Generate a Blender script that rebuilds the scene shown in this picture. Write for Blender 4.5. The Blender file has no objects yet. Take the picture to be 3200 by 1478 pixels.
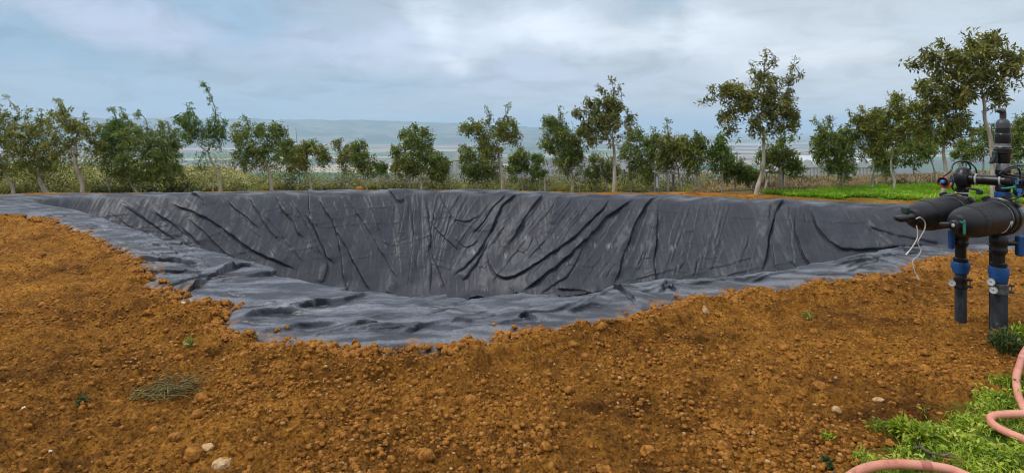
# A lined irrigation pond dug in orange soil, a young orchard behind it, a valley in haze beyond,
# and a twin disc-filter station standing on the right.
import bpy, math, random
import numpy as np
from mathutils import Vector, Matrix

random.seed(11)
C = bpy.context.scene.collection
F, CX, HY, CAMH = 1449.0, 1288.0, 322.0, 1.6      # measured off a 2576 px wide copy of the photograph

def at(x, y, Y):
    """point at depth Y seen at photo position (x, y)"""
    return Vector(((x - CX) / F * Y, Y, CAMH - (y - HY) / F * Y))

def on_ground(x, y, z=0.0):
    return at(x, y, (CAMH - z) * F / (y - HY))

# ---------------------------------------------------------------- scene objects
def tag(o, label=None, cat=None, group=None, kind=None):
    if label: o['label'] = label
    if cat: o['category'] = cat
    if group: o['group'] = group
    if kind: o['kind'] = kind
    return o

def thing(name, label, cat, loc=(0, 0, 0), group=None):
    o = bpy.data.objects.new(name, None)
    o.empty_display_size = 0.1
    o.location = loc
    C.objects.link(o)
    return tag(o, label, cat, group)

def link(name, me, mat, parent=None, smooth=True):
    o = bpy.data.objects.new(name, me)
    if mat is not None and not me.materials: me.materials.append(mat)
    C.objects.link(o)
    if parent is not None:
        o.parent = parent
        base = parent
        off = Vector(parent.location)
        while base.parent is not None:
            base = base.parent
            off = off + Vector(base.location)
        o.location = -off          # meshes are written in world coordinates
    if smooth and len(me.polygons):
        me.polygons.foreach_set('use_smooth', np.ones(len(me.polygons), dtype=bool))
    return o

def np_mesh(name, verts, faces, attrs=None):
    """verts (n,3) float, faces (m,k) int -> mesh"""
    verts = np.asarray(verts, dtype=np.float32); faces = np.asarray(faces, dtype=np.int32)
    me = bpy.data.meshes.new(name)
    m, k = faces.shape
    me.vertices.add(len(verts)); me.vertices.foreach_set('co', verts.ravel())
    me.loops.add(m * k); me.loops.foreach_set('vertex_index', faces.ravel())
    me.polygons.add(m)
    me.polygons.foreach_set('loop_start', np.arange(0, m * k, k, dtype=np.int32))
    me.update(calc_edges=True)
    for nm, a in (attrs or {}).items():
        at_ = me.attributes.new(nm, 'FLOAT', 'POINT')
        at_.data.foreach_set('value', np.asarray(a, dtype=np.float32).ravel())
    return me

class MB:
    """collects simple shapes into one mesh"""
    vs = 1.0       # girth of upright lathed parts
    def __init__(self): self.v = []; self.f = []
    def add(self, vs, fs):
        n = len(self.v); self.v += [tuple(p) for p in vs]; self.f += [tuple(i + n for i in f) for f in fs]
        return self
    def box(self, c, size, rz=0.0, M=None, bevel=0.0):
        sx, sy, sz = [s / 2 for s in size]
        c = Vector(c)
        R = Matrix.Rotation(rz, 3, 'Z') if M is None else M
        if bevel <= 0:
            P = [(x, y, z) for z in (-sz, sz) for x, y in ((-sx, -sy), (sx, -sy), (sx, sy), (-sx, sy))]
            fs = [(3, 2, 1, 0), (4, 5, 6, 7), (0, 1, 5, 4), (1, 2, 6, 5), (2, 3, 7, 6), (3, 0, 4, 7)]
            return self.add([c + R @ Vector(p) for p in P], fs)
        b = min(bevel, sx * .49, sy * .49, sz * .49)
        rings = []
        for z, i in ((-sz, b), (-sz + b, 0), (sz - b, 0), (sz, b)):
            x, y = sx - i, sy - i
            k = b * .6
            rings.append([(-x + k, -y, z), (x - k, -y, z), (x, -y + k, z), (x, y - k, z), (x - k, y, z), (-x + k, y, z), (-x, y - k, z), (-x, -y + k, z)])
        vs = [c + R @ Vector(p) for r in rings for p in r]
        fs = [tuple(range(7, -1, -1)), tuple(range(24, 32))]
        for r in range(3):
            for i in range(8):
                j = (i + 1) % 8
                fs.append((r * 8 + i, r * 8 + j, r * 8 + 8 + j, r * 8 + 8 + i))
        return self.add(vs, fs)
    def lathe(self, o, axis, prof, n=28, cap=True, ribs=0, ribd=0.0):
        """prof: (distance along axis, radius)"""
        o = Vector(o); a = Vector(axis).normalized()
        u = a.orthogonal().normalized(); w = a.cross(u)
        vs = []; fs = []
        for s, r in prof:
            if a.z > .99: r = r * MB.vs
            for i in range(n):
                th = 2 * math.pi * i / n
                rr = r * (1 + (ribd if ribs and (i * ribs // n) != ((i + 1) * ribs // n) else 0))
                vs.append(o + a * s + (u * math.cos(th) + w * math.sin(th)) * rr)
        for k in range(len(prof) - 1):
            for i in range(n):
                j = (i + 1) % n
                fs.append((k * n + i, k * n + j, k * n + n + j, k * n + n + i))
        if cap:
            fs.append(tuple(range(n - 1, -1, -1))); L = (len(prof) - 1) * n
            fs.append(tuple(range(L, L + n)))
        return self.add(vs, fs)
    def tube(self, pts, r, n=8, cap=True):
        pts = [Vector(p) for p in pts]
        rr = r if isinstance(r, (list, tuple)) else [r] * len(pts)
        vs = []; fs = []; u = None
        for i, p in enumerate(pts):
            t = (pts[min(i + 1, len(pts) - 1)] - pts[max(i - 1, 0)])
            t = t.normalized() if t.length > 1e-9 else Vector((0, 0, 1))
            if u is None: u = t.orthogonal().normalized()
            else:
                u = u - t * u.dot(t)
                u = u.normalized() if u.length > 1e-6 else t.orthogonal().normalized()
            w = t.cross(u)
            for k in range(n):
                th = 2 * math.pi * k / n
                vs.append(p + (u * math.cos(th) + w * math.sin(th)) * rr[i])
        for i in range(len(pts) - 1):
            for k in range(n):
                j = (k + 1) % n
                fs.append((i * n + k, i * n + j, i * n + n + j, i * n + n + k))
        if cap:
            fs.append(tuple(range(n - 1, -1, -1))); L = (len(pts) - 1) * n
            fs.append(tuple(range(L, L + n)))
        return self.add(vs, fs)
    def build(self, name, mat, parent=None, smooth=True, angle=40):
        me = bpy.data.meshes.new(name)
        me.from_pydata(self.v, [], self.f); me.update()
        o = link(name, me, mat, parent, smooth)
        if smooth and angle:
            try: me.set_sharp_from_angle(angle=math.radians(angle))
            except Exception: pass
        return o

def spline(pts, per=8):
    """Catmull-Rom through points of any dimension"""
    P = np.asarray(pts, dtype=float)
    if len(P) < 3:
        k = np.linspace(0, 1, per + 1)[:, None]
        return P[0] * (1 - k) + P[-1] * k
    Q = np.vstack([2 * P[0] - P[1], P, 2 * P[-1] - P[-2]])
    out = []
    for i in range(1, len(Q) - 2):
        p0, p1, p2, p3 = Q[i - 1], Q[i], Q[i + 1], Q[i + 2]
        t = np.linspace(0, 1, per, endpoint=False)[:, None]
        out.append(.5 * (2 * p1 + (p2 - p0) * t + (2 * p0 - 5 * p1 + 4 * p2 - p3) * t ** 2 + (3 * p1 - p0 - 3 * p2 + p3) * t ** 3))
    return np.vstack(out + [P[-1:]])

# ---------------------------------------------------------------- numpy noise
_r = np.random.RandomState(5)
PERM = _r.permutation(4096).astype(np.int64)
_ang = _r.rand(4096) * 2 * np.pi
GX, GY = np.cos(_ang).astype(np.float32), np.sin(_ang).astype(np.float32)
RA, RB, RC = [_r.rand(4096).astype(np.float32) for _ in range(3)]

def hsh(ix, iy, seed): return PERM[(PERM[(ix + seed * 131) & 4095] + iy) & 4095]

def noise(x, y, seed=0):
    xi = np.floor(x); yi = np.floor(y)
    fx = (x - xi).astype(np.float32); fy = (y - yi).astype(np.float32)
    xi = xi.astype(np.int64); yi = yi.astype(np.int64)
    u = fx * fx * fx * (fx * (fx * 6 - 15) + 10); v = fy * fy * fy * (fy * (fy * 6 - 15) + 10)
    def g(a, b):
        h = hsh(xi + a, yi + b, seed)
        return GX[h] * (fx - a) + GY[h] * (fy - b)
    n0 = g(0, 0) * (1 - u) + g(1, 0) * u
    n1 = g(0, 1) * (1 - u) + g(1, 1) * u
    return (n0 * (1 - v) + n1 * v) * 1.5

def fbm(x, y, octv=4, seed=0, gain=.5):
    s = 0; a = 1.0
    for o in range(octv):
        s = s + a * noise(x * 2 ** o, y * 2 ** o, seed + o * 7); a *= gain
    return s

def clods(x, y, cell, seed, rmin, rmax, dens=.8, flat=.7):
    """height field of half-buried rounded lumps, one at most per cell"""
    gx, gy = x / cell, y / cell
    xi = np.floor(gx).astype(np.int64); yi = np.floor(gy).astype(np.int64)
    out = np.zeros(x.shape, dtype=np.float32)
    for a in (-1, 0, 1):
        for b in (-1, 0, 1):
            h = hsh(xi + a, yi + b, seed)
            px = (xi + a + RA[h]) - gx; py = (yi + b + RB[h]) - gy
            r = (rmin + (rmax - rmin) * RC[h] ** 2) / cell
            el = .65 + .7 * RA[(h * 7) & 4095]
            d2 = (px * px * el + py * py / el) / (r * r)
            ok = RB[(h * 3 + 11) & 4095] < dens
            out = np.maximum(out, np.where(ok, np.sqrt(np.maximum(0, 1 - d2)) * r * cell * flat, 0))
    return out

def sstep(a, b, x):
    t = np.clip((x - a) / (b - a), 0, 1)
    return t * t * (3 - 2 * t)

def poly_sd(px, py, poly):
    """signed distance to a closed polygon, positive inside"""
    P = np.asarray(poly, dtype=np.float32); Q = np.roll(P, -1, axis=0)
    d2 = np.full(px.shape, 1e9, dtype=np.float32); ins = np.zeros(px.shape, dtype=bool)
    for (ax, ay), (bx, by) in zip(P, Q):
        ex, ey = bx - ax, by - ay
        L = ex * ex + ey * ey + 1e-12
        k = np.clip(((px - ax) * ex + (py - ay) * ey) / L, 0, 1)
        d2 = np.minimum(d2, (px - ax - k * ex) ** 2 + (py - ay - k * ey) ** 2)
        if abs(ey) > 1e-9:
            c = ((ay > py) != (by > py)) & (px < ex * (py - ay) / ey + ax)
            ins ^= c
    return np.where(ins, np.sqrt(d2), -np.sqrt(d2))

# ---------------------------------------------------------------- materials
def new_mat(name):
    m = bpy.data.materials.new(name); m.use_nodes = True
    nt = m.node_tree; b = nt.nodes['Principled BSDF']
    return m, nt, b

def nd(nt, typ, **kw):
    n = nt.nodes.new(typ)
    ins = kw.pop('ins', {})
    for k, v in kw.items(): setattr(n, k, v)
    for k, v in ins.items():
        if isinstance(v, bpy.types.NodeSocket): nt.links.new(v, n.inputs[k])
        else: n.inputs[k].default_value = v
    return n

def ramp(nt, fac, stops):
    n = nt.nodes.new('ShaderNodeValToRGB')
    el = n.color_ramp.elements
    while len(el) < len(stops): el.new(.5)
    for e, (p, c) in zip(el, stops):
        e.position = p; e.color = (c[0], c[1], c[2], 1) if isinstance(c, (tuple, list)) else (c, c, c, 1)
    nt.links.new(fac, n.inputs[0])
    return n.outputs[0]

def mixc(nt, fac, a, b, mode='MIX'):
    n = nt.nodes.new('ShaderNodeMix'); n.data_type = 'RGBA'; n.blend_type = mode
    for s, v in ((n.inputs[0], fac), (n.inputs[6], a), (n.inputs[7], b)):
        if isinstance(v, bpy.types.NodeSocket): nt.links.new(v, s)
        elif isinstance(v, (int, float)): s.default_value = v
        else: s.default_value = (v[0], v[1], v[2], 1)
    return n.outputs[2]

def math_(nt, op, a, b=0.0, clamp=False):
    n = nt.nodes.new('ShaderNodeMath'); n.operation = op; n.use_clamp = clamp
    for s, v in ((n.inputs[0], a), (n.inputs[1], b)):
        if isinstance(v, bpy.types.NodeSocket): nt.links.new(v, s)
        else: s.default_value = v
    return n.outputs[0]

def coords(nt): return nd(nt, 'ShaderNodeTexCoord').outputs['Object']

def noi(nt, vec, scale, detail=5, rough=.55, dist=0.0):
    return nd(nt, 'ShaderNodeTexNoise', ins={'Vector': vec, 'Scale': scale, 'Detail': detail, 'Roughness': rough, 'Distortion': dist}).outputs[0]

def attr(nt, name): return nd(nt, 'ShaderNodeAttribute', attribute_name=name).outputs['Fac']

def bump(nt, b, height, strength=.5, dist=.01):
    n = nd(nt, 'ShaderNodeBump', ins={'Height': height, 'Strength': strength, 'Distance': dist})
    nt.links.new(n.outputs[0], b.inputs['Normal'])

def simple(name, col, rough=.5, metal=0.0, var=.25, scale=14, bmp=.0, spec=.5, col2=None):
    """plain surface with worn, slightly uneven colour and gloss"""
    m, nt, b = new_mat(name)
    co = coords(nt); n = noi(nt, co, scale, 6, .6)
    c2 = col2 or tuple(min(1, c * (1 + var) + .006 * var * 4) for c in col)
    c1 = tuple(c * (1 - var) for c in col)
    nt.links.new(ramp(nt, n, [(.3, c1), (.7, c2)]), b.inputs['Base Color'])
    n2 = noi(nt, co, scale * 4, 3)
    nt.links.new(nd(nt, 'ShaderNodeMapRange', ins={'Value': n2, 'To Min': rough - .12, 'To Max': rough + .12}).outputs[0], b.inputs['Roughness'])
    b.inputs['Metallic'].default_value = metal
    b.inputs['Specular IOR Level'].default_value = spec
    if bmp: bump(nt, b, noi(nt, co, scale * 12, 4), bmp, .004)
    return m
HAZE, EXPO = 1.9e-4, 0.22
DENOISE = True
SKY_L, SKY_R, ZEN = (.33, .45, .585), (.54, .60, .68), (1.15, 1.19, 1.27)
# ---------------------------------------------------------------- plan of the pond
outer_near = [(-420, 512), (-200, 528), (0, 545), (50, 548), (110, 557), (175, 585), (215, 605), (280, 630), (330, 665), (375, 715), (430, 745), (500, 760),
              (560, 800), (580, 835), (680, 850), (760, 862), (850, 872), (910, 883), (1000, 878), (1060, 880), (1130, 868), (1200, 858), (1300, 840),
              (1390, 825), (1500, 808), (1600, 795), (1690, 775), (1720, 760), (1800, 745), (1900, 727), (2000, 722), (2080, 712), (2200, 697), (2270, 685),
              (2330, 665), (2400, 648), (2490, 640), (2600, 632), (2800, 618), (3000, 600)]
outer_near = [(x, y + float(np.interp(x, [330, 450, 1450, 1600, 2400, 2500], [0, 15, 15, 8, 6, 0]))) for x, y in outer_near]      # the heaped soil hides the first hand's breadth
outer_far = [(3000, 545), (2700, 527), (2576, 521), (2330, 515), (2100, 509), (1900, 499), (1700, 491), (1450, 487), (1300, 479), (1000, 477), (700, 481),
             (480, 484), (200, 487), (0, 490), (-300, 497)]
lip_near = [(60, 507), (170, 520), (300, 562), (420, 605), (520, 632), (600, 655), (700, 690), (800, 715), (900, 738), (1000, 748), (1050, 752), (1120, 748), (1200, 752),
            (1300, 745), (1400, 750), (1460, 744), (1520, 732), (1640, 715), (1760, 700), (1900, 692), (2000, 675), (2100, 655), (2160, 640), (2250, 628), (2330, 622),
            (2480, 618), (2600, 613), (2800, 598), (2900, 585)]
lip_far = [(2900, 565), (2750, 545), (2576, 536), (2400, 529), (2200, 521), (2000, 513), (1800, 503), (1600, 496), (1400, 493), (1250, 486), (1000, 483), (800, 486),
           (500, 491), (300, 493), (150, 497)]
def plan(pts): return [tuple(on_ground(x, y)[:2]) for x, y in pts]
def smooth_closed(pts, per=3):
    P = np.asarray(pts); n = len(P)
    Q = np.vstack([P[-2:], P, P[:3]])
    S = spline(Q, per)
    return S[2 * per:2 * per + n * per]
OUTER = smooth_closed(plan(outer_near + outer_far), 2)
LIP = smooth_closed(plan(lip_near + lip_far), 2)

SLOPE, DEPTH = 1.28, 2.12
def pit_z(x, y):
    """depth of the formed pit at plan points"""
    z = np.zeros(x.shape, dtype=np.float32)
    m = (y > 3.5) & (y < 16.5) & (x > -16) & (x < 19)
    s = poly_sd(x[m], y[m], LIP)
    s = s + .05 * noise(x[m] * .9, y[m] * .9, 3)
    dp = SLOPE * (s + np.sqrt(s * s + .16 ** 2)) / 2
    k = .3
    h = np.clip(.5 + .5 * (DEPTH - dp) / k, 0, 1)
    d = DEPTH * (1 - h) + dp * h - k * h * (1 - h)
    berm = np.interp(y[m], [7.5, 10.5], [.07, .05]) * np.exp(-(s / .5) ** 2)
    z[m] = -d + berm
    return z

# ---------------------------------------------------------------- terrain
LY = [0, 20, 26, 40, 150, 400, 900, 1300, 1e5]
LZ = [0, -.72, -1.42, -3.3, -13.2, -40, -92, -124, -124]
RIM_T = [(x - CX) / F for x in (-600, 0, 480, 700, 1000, 1300, 1450, 1700, 1900, 2100)]
RIM_Y = [13.4, 13.8, 14.3, 14.6, 14.95, 14.75, 14.3, 14.3, 14.6, 14.8]
RZ_Y = [0, 15.5, 20, 26, 32, 40, 150, 400, 900, 1300, 1e5]
RZ = [0, 0.0, -.28, -.8, -1.25, -2.7, -13.0, -40, -92, -124, -124]
def far_z(x, y):
    yy = np.maximum(y, .01); t = np.where(y > .5, x / yy, 0)
    y0 = np.interp(t, RIM_T, RIM_Y) + .02
    d = yy - y0; d = (d + np.sqrt(d * d + .05)) / 2
    zl = np.where(yy < 20, -.72 * (d / (20 - y0)) ** .92, np.interp(yy, LY, LZ)) * (yy > 9); zr = np.interp(yy, RZ_Y, RZ)
    k = sstep(.30, .50, t)
    zr = zr + .40 * sstep(.5, .95, t) * sstep(17, 30, yy) * sstep(60, 36, yy)
    z = zl * (1 - k) + zr * k - .045 * np.exp(-((x - 3.84) / .3) ** 2 - ((yy - 4.95) / .25) ** 2)
    z = z + 4.2 * sstep(-.36, -.52, t) * np.exp(-((yy - 135) / 65) ** 2) * sstep(40, 100, yy)
    z = z + sstep(30, 200, yy) * fbm(x / 90, y / 90, 3, 5) * 1.2 * sstep(1200, 700, yy)
    return z.astype(np.float32)

def tilth(x, y): return .30 + 1.0 * sstep(-.35, .40, fbm(x / 1.5, y / 1.1, 3, 131))   # cloddy and trodden patches

def soil_lumps(x, y):
    r = np.hypot(x, y)
    fine = sstep(12, 6, r)
    z = -.058 + .045 * fbm(x / 1.3, y / 1.3, 3, 21) + .045 * np.abs(fbm(x / .36, y / .36, 3, 31))
    q1, q2 = noise(x / .05, y / .05, 93), noise(x / .05, y / .05, 94)
    wx = x + .05 * noise(x / .13, y / .13, 91) + .022 * q1; wy = y + .05 * noise(x / .13, y / .13, 92) + .022 * q2
    crumb = (.75 + .45 * noise(x / .035, y / .035, 95)) * tilth(x, y)
    z += clods(wx, wy, .26, 2, .03, .085, .26, .36) * crumb
    z += clods(wx + .3, wy, .115, 3, .015, .05, .55, .60) * crumb
    ux = x + .012 * q1 + .008 * noise(x / .016, y / .016, 96); uy = y + .012 * q2 + .008 * noise(x / .016, y / .016, 97)
    z += fine * clods(ux, uy + .7, .055, 4, .009, .026, .75, .62)
    z += fine * clods(ux + .1, uy, .026, 5, .006, .012, .8, .6)
    z -= .022 * sstep(.05, .55, noise(x / .12, y / .085, 43)) + fine * .009 * sstep(.0, .5, noise(x / .04, y / .03, 44))
    z += fine * .016 * np.abs(noise(x / .045, y / .045, 41)) + fine * .006 * noise(x / .017, y / .017, 42)
    return z

def edge_noise(x, y):
    return .13 * fbm(x / .55, y / .55, 3, 61) + .07 * noise(x / .15, y / .15, 62) + .035 * noise(x / .06, y / .06, 63)

def grass_edge(x, y):
    """>0 in the weedy corner at the lower right"""
    P = np.asarray([tuple(on_ground(a, b)[:2]) for a, b in ((2040, 1220), (2120, 1185), (2190, 1120), (2290, 1070), (2390, 1035), (2440, 1010), (2500, 990), (2590, 950), (2700, 930), (3400, 1000), (3400, 1600), (2040, 1500))])
    out = np.full(x.shape, -1., dtype=np.float32)
    m = (x > .8) & (x < 6) & (y > 1.2) & (y < 4.5)
    out[m] = poly_sd(x[m], y[m], P)
    return out

def field_y(t):      # where the green field begins on the right, as depth
    return np.interp(t, [.40, .44, .50, .56, .72, .9, 1.4], [15.0, 13.7, 13.3, 13.0, 12.6, 12.2, 11.5])
def field_end(t): return np.interp(t, [.40, .46, .6, .77, .9, 1.4], [14.0, 14.2, 14.9, 16.6, 17.6, 19])

def ground_z(x, y, lumps=True):
    x = np.asarray(x, dtype=np.float64); y = np.asarray(y, dtype=np.float64)
    z = far_z(x, y)
    r = np.hypot(x, y)
    t = np.where(y > .5, x / np.maximum(y, .5), 0)
    near = sstep(19, 16.5, r) * (1 - np.where(t < .1, .9, .55) * sstep(10.5, 12, y)) if lumps else 0
    ge = grass_edge(x, y)
    fy = sstep(-.2, .5, y - field_y(t)) * (t > .38)
    z = z + near * soil_lumps(x, y) * (1 - .75 * sstep(-.02, .2, ge)) * (1 - .85 * fy)
    m = (y > 3.2) & (y < 17.5) & (x > -17) & (x < 20)
    sd = poly_sd(x[m], y[m], OUTER) + edge_noise(x[m], y[m])
    heap = np.interp(y[m], [8, 10.7, 11.5], [.085, .075, .008]) * np.exp(-((sd + .12) / .16) ** 2)            # loose soil heaped along the liner edge
    back = sstep(10.5, 12, y[m]) * np.exp(-((sd + .45) / .4) ** 2) * np.interp(x[m], [-12, -7, -4, 1, 4, 7], [.045, .03, .02, .02, .045, .02]) * (.6 + 1.1 * np.maximum(0, noise(x[m] / 1.1, y[m] * .4, 71) + .3)) * (1 - .6 * fy[m])
    zm = z[m] + heap + back
    b = sstep(-.02, .12, sd)
    z[m] = zm * (1 - b) + (pit_z(x[m], y[m]) - .16) * b
    return z

def ring_sheet(rs, cols):
    """polar sheet; cols = angles from +Y, clockwise"""
    R, A = np.meshgrid(rs, cols, indexing='ij')
    X = R * np.sin(A); Y = R * np.cos(A)
    nr, nc = R.shape
    i = np.arange((nr - 1) * nc).reshape(nr - 1, nc)
    j = np.roll(i, -1, axis=1)
    Fc = np.stack([i, j, j + nc, i + nc], -1).reshape(-1, 4)[:, ::-1]
    return X.ravel(), Y.ravel(), Fc

dense = np.radians(44.0)
cols = np.concatenate([np.linspace(-dense, dense, 1340), np.linspace(dense, 2 * np.pi - dense, 160)[1:-1]])
rs = np.concatenate([[.05, .5, 1.0, 1.5, 1.9, 2.2], np.geomspace(2.3, 6.5, 520), np.geomspace(6.5, 17.5, 260)[1:], np.geomspace(17.5, 48, 60)[1:]])
gx, gy, gf = ring_sheet(rs, cols)
gz = ground_z(gx, gy)
gt = np.where(gy > .5, gx / np.maximum(gy, .5), 0)
a_grass = np.maximum(sstep(-.05, .15, grass_edge(gx, gy) + .2 * fbm(gx / .25, gy / .25, 3, 81)),
                     (gt > .36) * sstep(-.25, .25, gy - field_y(gt) + .5 * fbm(gx / .8, gy / .8, 3, 82)) * sstep(.5, -.5, gy - field_end(gt) + .8 * noise(gx, gy, 83)))
a_under = np.maximum(sstep(15.6, 16.6, gy + .5 * noise(gx / .7, gy / .7, 84)) * (gt <= .40), 0) + (gt > .36) * sstep(-.5, .5, gy - field_end(gt) + .8 * noise(gx, gy, 83))
a_under = np.clip(a_under, 0, 1)

m_soil, nt, b = new_mat('soil')
co = coords(nt)
n1 = noi(nt, co, 30, 10, .80, .4); n2 = noi(nt, co, 1.1, 5, .6); n3 = noi(nt, co, 110, 4, .7); n4 = noi(nt, co, 5.5, 6, .65)
soil = ramp(nt, n1, [(.29, (.055, .020, .004)), (.41, (.275, .105, .013)), (.55, (.53, .225, .030)), (.72, (.80, .43, .10))])
wet = ramp(nt, math_(nt, 'ADD', math_(nt, 'MULTIPLY', n2, .5), math_(nt, 'MULTIPLY', n4, .5)), [(.37, (.30, .27, .26)), (.47, (.76, .74, .73)), (.53, (1.0, 1.0, 1.0)), (.61, (1.40, 1.45, 1.5))])
soil = mixc(nt, 1.0, soil, wet, 'MULTIPLY')
spk = ramp(nt, n3, [(.58, 0.0), (.68, 1.0)])
soil = mixc(nt, ramp(nt, noi(nt, co, 60, 6, .75), [(.38, .85), (.47, 0.0)]), soil, (.040, .016, .0035))
soil = mixc(nt, math_(nt, 'MULTIPLY', spk, .45), soil, (.62, .36, .12))
gr = mixc(nt, noi(nt, co, 6, 6, .7), (.09, .17, .014), (.20, .26, .04))
soil = mixc(nt, attr(nt, 'grass'), soil, gr)
un = mixc(nt, noi(nt, co, 1.5, 6, .7), (.10, .10, .035), (.30, .23, .10))
soil = mixc(nt, attr(nt, 'under'), soil, un)
nt.links.new(soil, b.inputs['Base Color'])
b.inputs['Roughness'].default_value = .95; b.inputs['Specular IOR Level'].default_value = .15
bump(nt, b, math_(nt, 'ADD', noi(nt, co, 130, 6, .75), n1), 1.0, .035)
me = np_mesh('ground', np.stack([gx, gy, gz], 1), gf, {'grass': a_grass, 'under': a_under})
ground = tag(link('ground', me, m_soil), kind='structure')

# valley plain, out to the horizon
cols2 = np.concatenate([np.linspace(-np.radians(50), np.radians(50), 420), np.linspace(np.radians(50), 2 * np.pi - np.radians(50), 90)[1:-1]])
vx, vy, vf = ring_sheet(np.geomspace(47, 14000, 130), cols2)
vz = far_z(vx, vy) - np.where(np.hypot(vx, vy) < 47.5, .06, 0)
m_val, nt, b = new_mat('valley_fields')
co = coords(nt)
warp = nd(nt, 'ShaderNodeVectorMath', operation='ADD')
nt.links.new(co, warp.inputs[0])
wn = nd(nt, 'ShaderNodeTexNoise', ins={'Vector': co, 'Scale': .003, 'Detail': 3})
ws = nd(nt, 'ShaderNodeVectorMath', operation='SCALE'); nt.links.new(wn.outputs['Color'], ws.inputs[0]); ws.inputs['Scale'].default_value = 160
nt.links.new(ws.outputs[0], warp.inputs[1])
mp = nd(nt, 'ShaderNodeMapping', ins={'Vector': warp.outputs[0], 'Rotation': (0, 0, .12), 'Scale': (.0016, .0042, 1)})
vor = nd(nt, 'ShaderNodeTexVoronoi', voronoi_dimensions='2D', ins={'Vector': mp.outputs[0], 'Scale': 1.0, 'Randomness': .85})
sep = nd(nt, 'ShaderNodeSeparateColor', ins={'Color': vor.outputs['Color']})
fld = ramp(nt, sep.outputs[0], [(.0, (.13, .10, .085)), (.22, (.34, .27, .21)), (.40, (.06, .14, .055)), (.55, (.22, .17, .14)), (.68, (.09, .19, .07)), (.82, (.42, .36, .26)), (.93, (.17, .13, .11))])
fld.node.color_ramp.interpolation = 'CONSTANT'
edge = nd(nt, 'ShaderNodeTexVoronoi', voronoi_dimensions='2D', feature='DISTANCE_TO_EDGE', ins={'Vector': mp.outputs[0], 'Scale': 1.0, 'Randomness': .85})
fld = mixc(nt, ramp(nt, edge.outputs['Distance'], [(.012, 1.0), (.03, 0.0)]), fld, (.05, .055, .045))
fld = mixc(nt, .5, fld, noi(nt, co, .01, 6, .6), 'OVERLAY')
sp = nd(nt, 'ShaderNodeSeparateXYZ', ins={'Vector': co})
nearf = nd(nt, 'ShaderNodeMapRange', ins={'Value': sp.outputs[1], 'From Min': 200, 'From Max': 420}).outputs[0]
close = mixc(nt, noi(nt, co, .03, 4, .6), (.20, .22, .05), (.36, .31, .16))
close = mixc(nt, ramp(nt, noi(nt, co, .25, 5, .7), [(.45, 0.0), (.65, 1.0)]), close, (.12, .13, .04))
nt.links.new(mixc(nt, nearf, close, fld), b.inputs['Base Color'])
b.inputs['Roughness'].default_value = 1; b.inputs['Specular IOR Level'].default_value = 0
tag(link('valley', np_mesh('valley', np.stack([vx, vy, vz], 1), vf), m_val), kind='structure')

# hazy hills on the far side of the valley
ang = np.radians(np.linspace(-56, 45, 420)); rr_ = np.linspace(5000, 9000, 70)
A_, R_ = np.meshgrid(ang, rr_)
hx, hy = R_ * np.sin(A_), R_ * np.cos(A_)
tt = np.tan(A_)
yt = np.interp(tt * F + CX, [-800, 0, 450, 640, 700, 1000, 1200, 1350, 1500, 1800, 2000, 2600], [296, 298, 300, 302, 303, 306, 316, 323, 333, 350, 362, 374])
top = CAMH - (yt - HY) / F * 6800 * np.cos(A_) + 124
prof = sstep(5000, 5400, R_) * .35 + sstep(5400, 6800, R_) * .65 - sstep(7200, 9000, R_) * .8
hz = -124.5 + top * prof * (1 + .10 * fbm(hx / 700, hy / 700, 4, 12)) + 14 * sstep(5100, 6000, R_) * fbm(hx / 220, hy / 220, 4, 13) * np.clip(top / 120, 0, 1)
hz = np.where((R_ < 5010) | (R_ > 8990), -127, hz)
n = len(ang); i = (np.arange(69)[:, None] * n + np.arange(n - 1)[None]).ravel()
hf = np.stack([i, i + 1, i + 1 + n, i + n], 1)[:, ::-1]
m_hill, nt, b = new_mat('hill_scrub')
co = coords(nt)
nt.links.new(ramp(nt, noi(nt, co, .004, 8, .65), [(.3, (.015, .03, .015)), (.48, (.06, .08, .035)), (.58, (.22, .19, .12)), (.66, (.03, .045, .02)), (.8, (.25, .22, .12))]), b.inputs['Base Color'])
b.inputs['Roughness'].default_value = 1; b.inputs['Specular IOR Level'].default_value = 0
tag(link('hills', np_mesh('hills', np.stack([hx.ravel(), hy.ravel(), hz.ravel()], 1), hf), m_hill), kind='structure')
# ---------------------------------------------------------------- the pond liner
ts = np.concatenate([np.linspace(-1.45, -.93, 60)[:-1], np.linspace(-.93, .93, 1500), np.linspace(.93, 1.7, 80)[1:]])
Ys = np.concatenate([np.arange(3.85, 7.5, .0095), np.arange(7.5, 11.0, .017), np.arange(11.0, 15.8, .0135)])
T, Yg = np.meshgrid(ts, Ys)
X = T * Yg
ny, nx = X.shape
bz = pit_z(X, Yg).astype(np.float64)
sdo = poly_sd(X.ravel(), Yg.ravel(), OUTER).reshape(X.shape)
sdl = np.full(X.shape, -5., dtype=np.float32)
sdl = poly_sd(X.ravel(), Yg.ravel(), LIP).reshape(X.shape)
apron = sstep(.12, -.15, sdl)

# base surface normal
dzdY = np.gradient(bz, axis=0) / np.gradient(Yg, axis=0)
dzdt = np.gradient(bz, axis=1) / np.gradient(T, axis=1)
dzdx = dzdt / Yg
dzdy = dzdY - dzdx * T          # along constant t, dX = t dY
N = np.stack([-dzdx, -dzdy, np.ones_like(bz)], -1)
for a in range(2):              # soften so that facet creases do not break the folds
    k = 5
    N[:, k:-k] = (N[:, :-2 * k] + N[:, k:-k] + N[:, 2 * k:]) / 3
    N[k:-k] = (N[:-2 * k] + N[k:-k] + N[2 * k:]) / 3
N /= np.linalg.norm(N, axis=-1, keepdims=True)
Base = np.stack([X, Yg, bz], -1)
H = np.zeros_like(bz)           # displacement along the normal
LAT = np.zeros(X.shape + (3,))  # sideways lean of the folds

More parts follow.
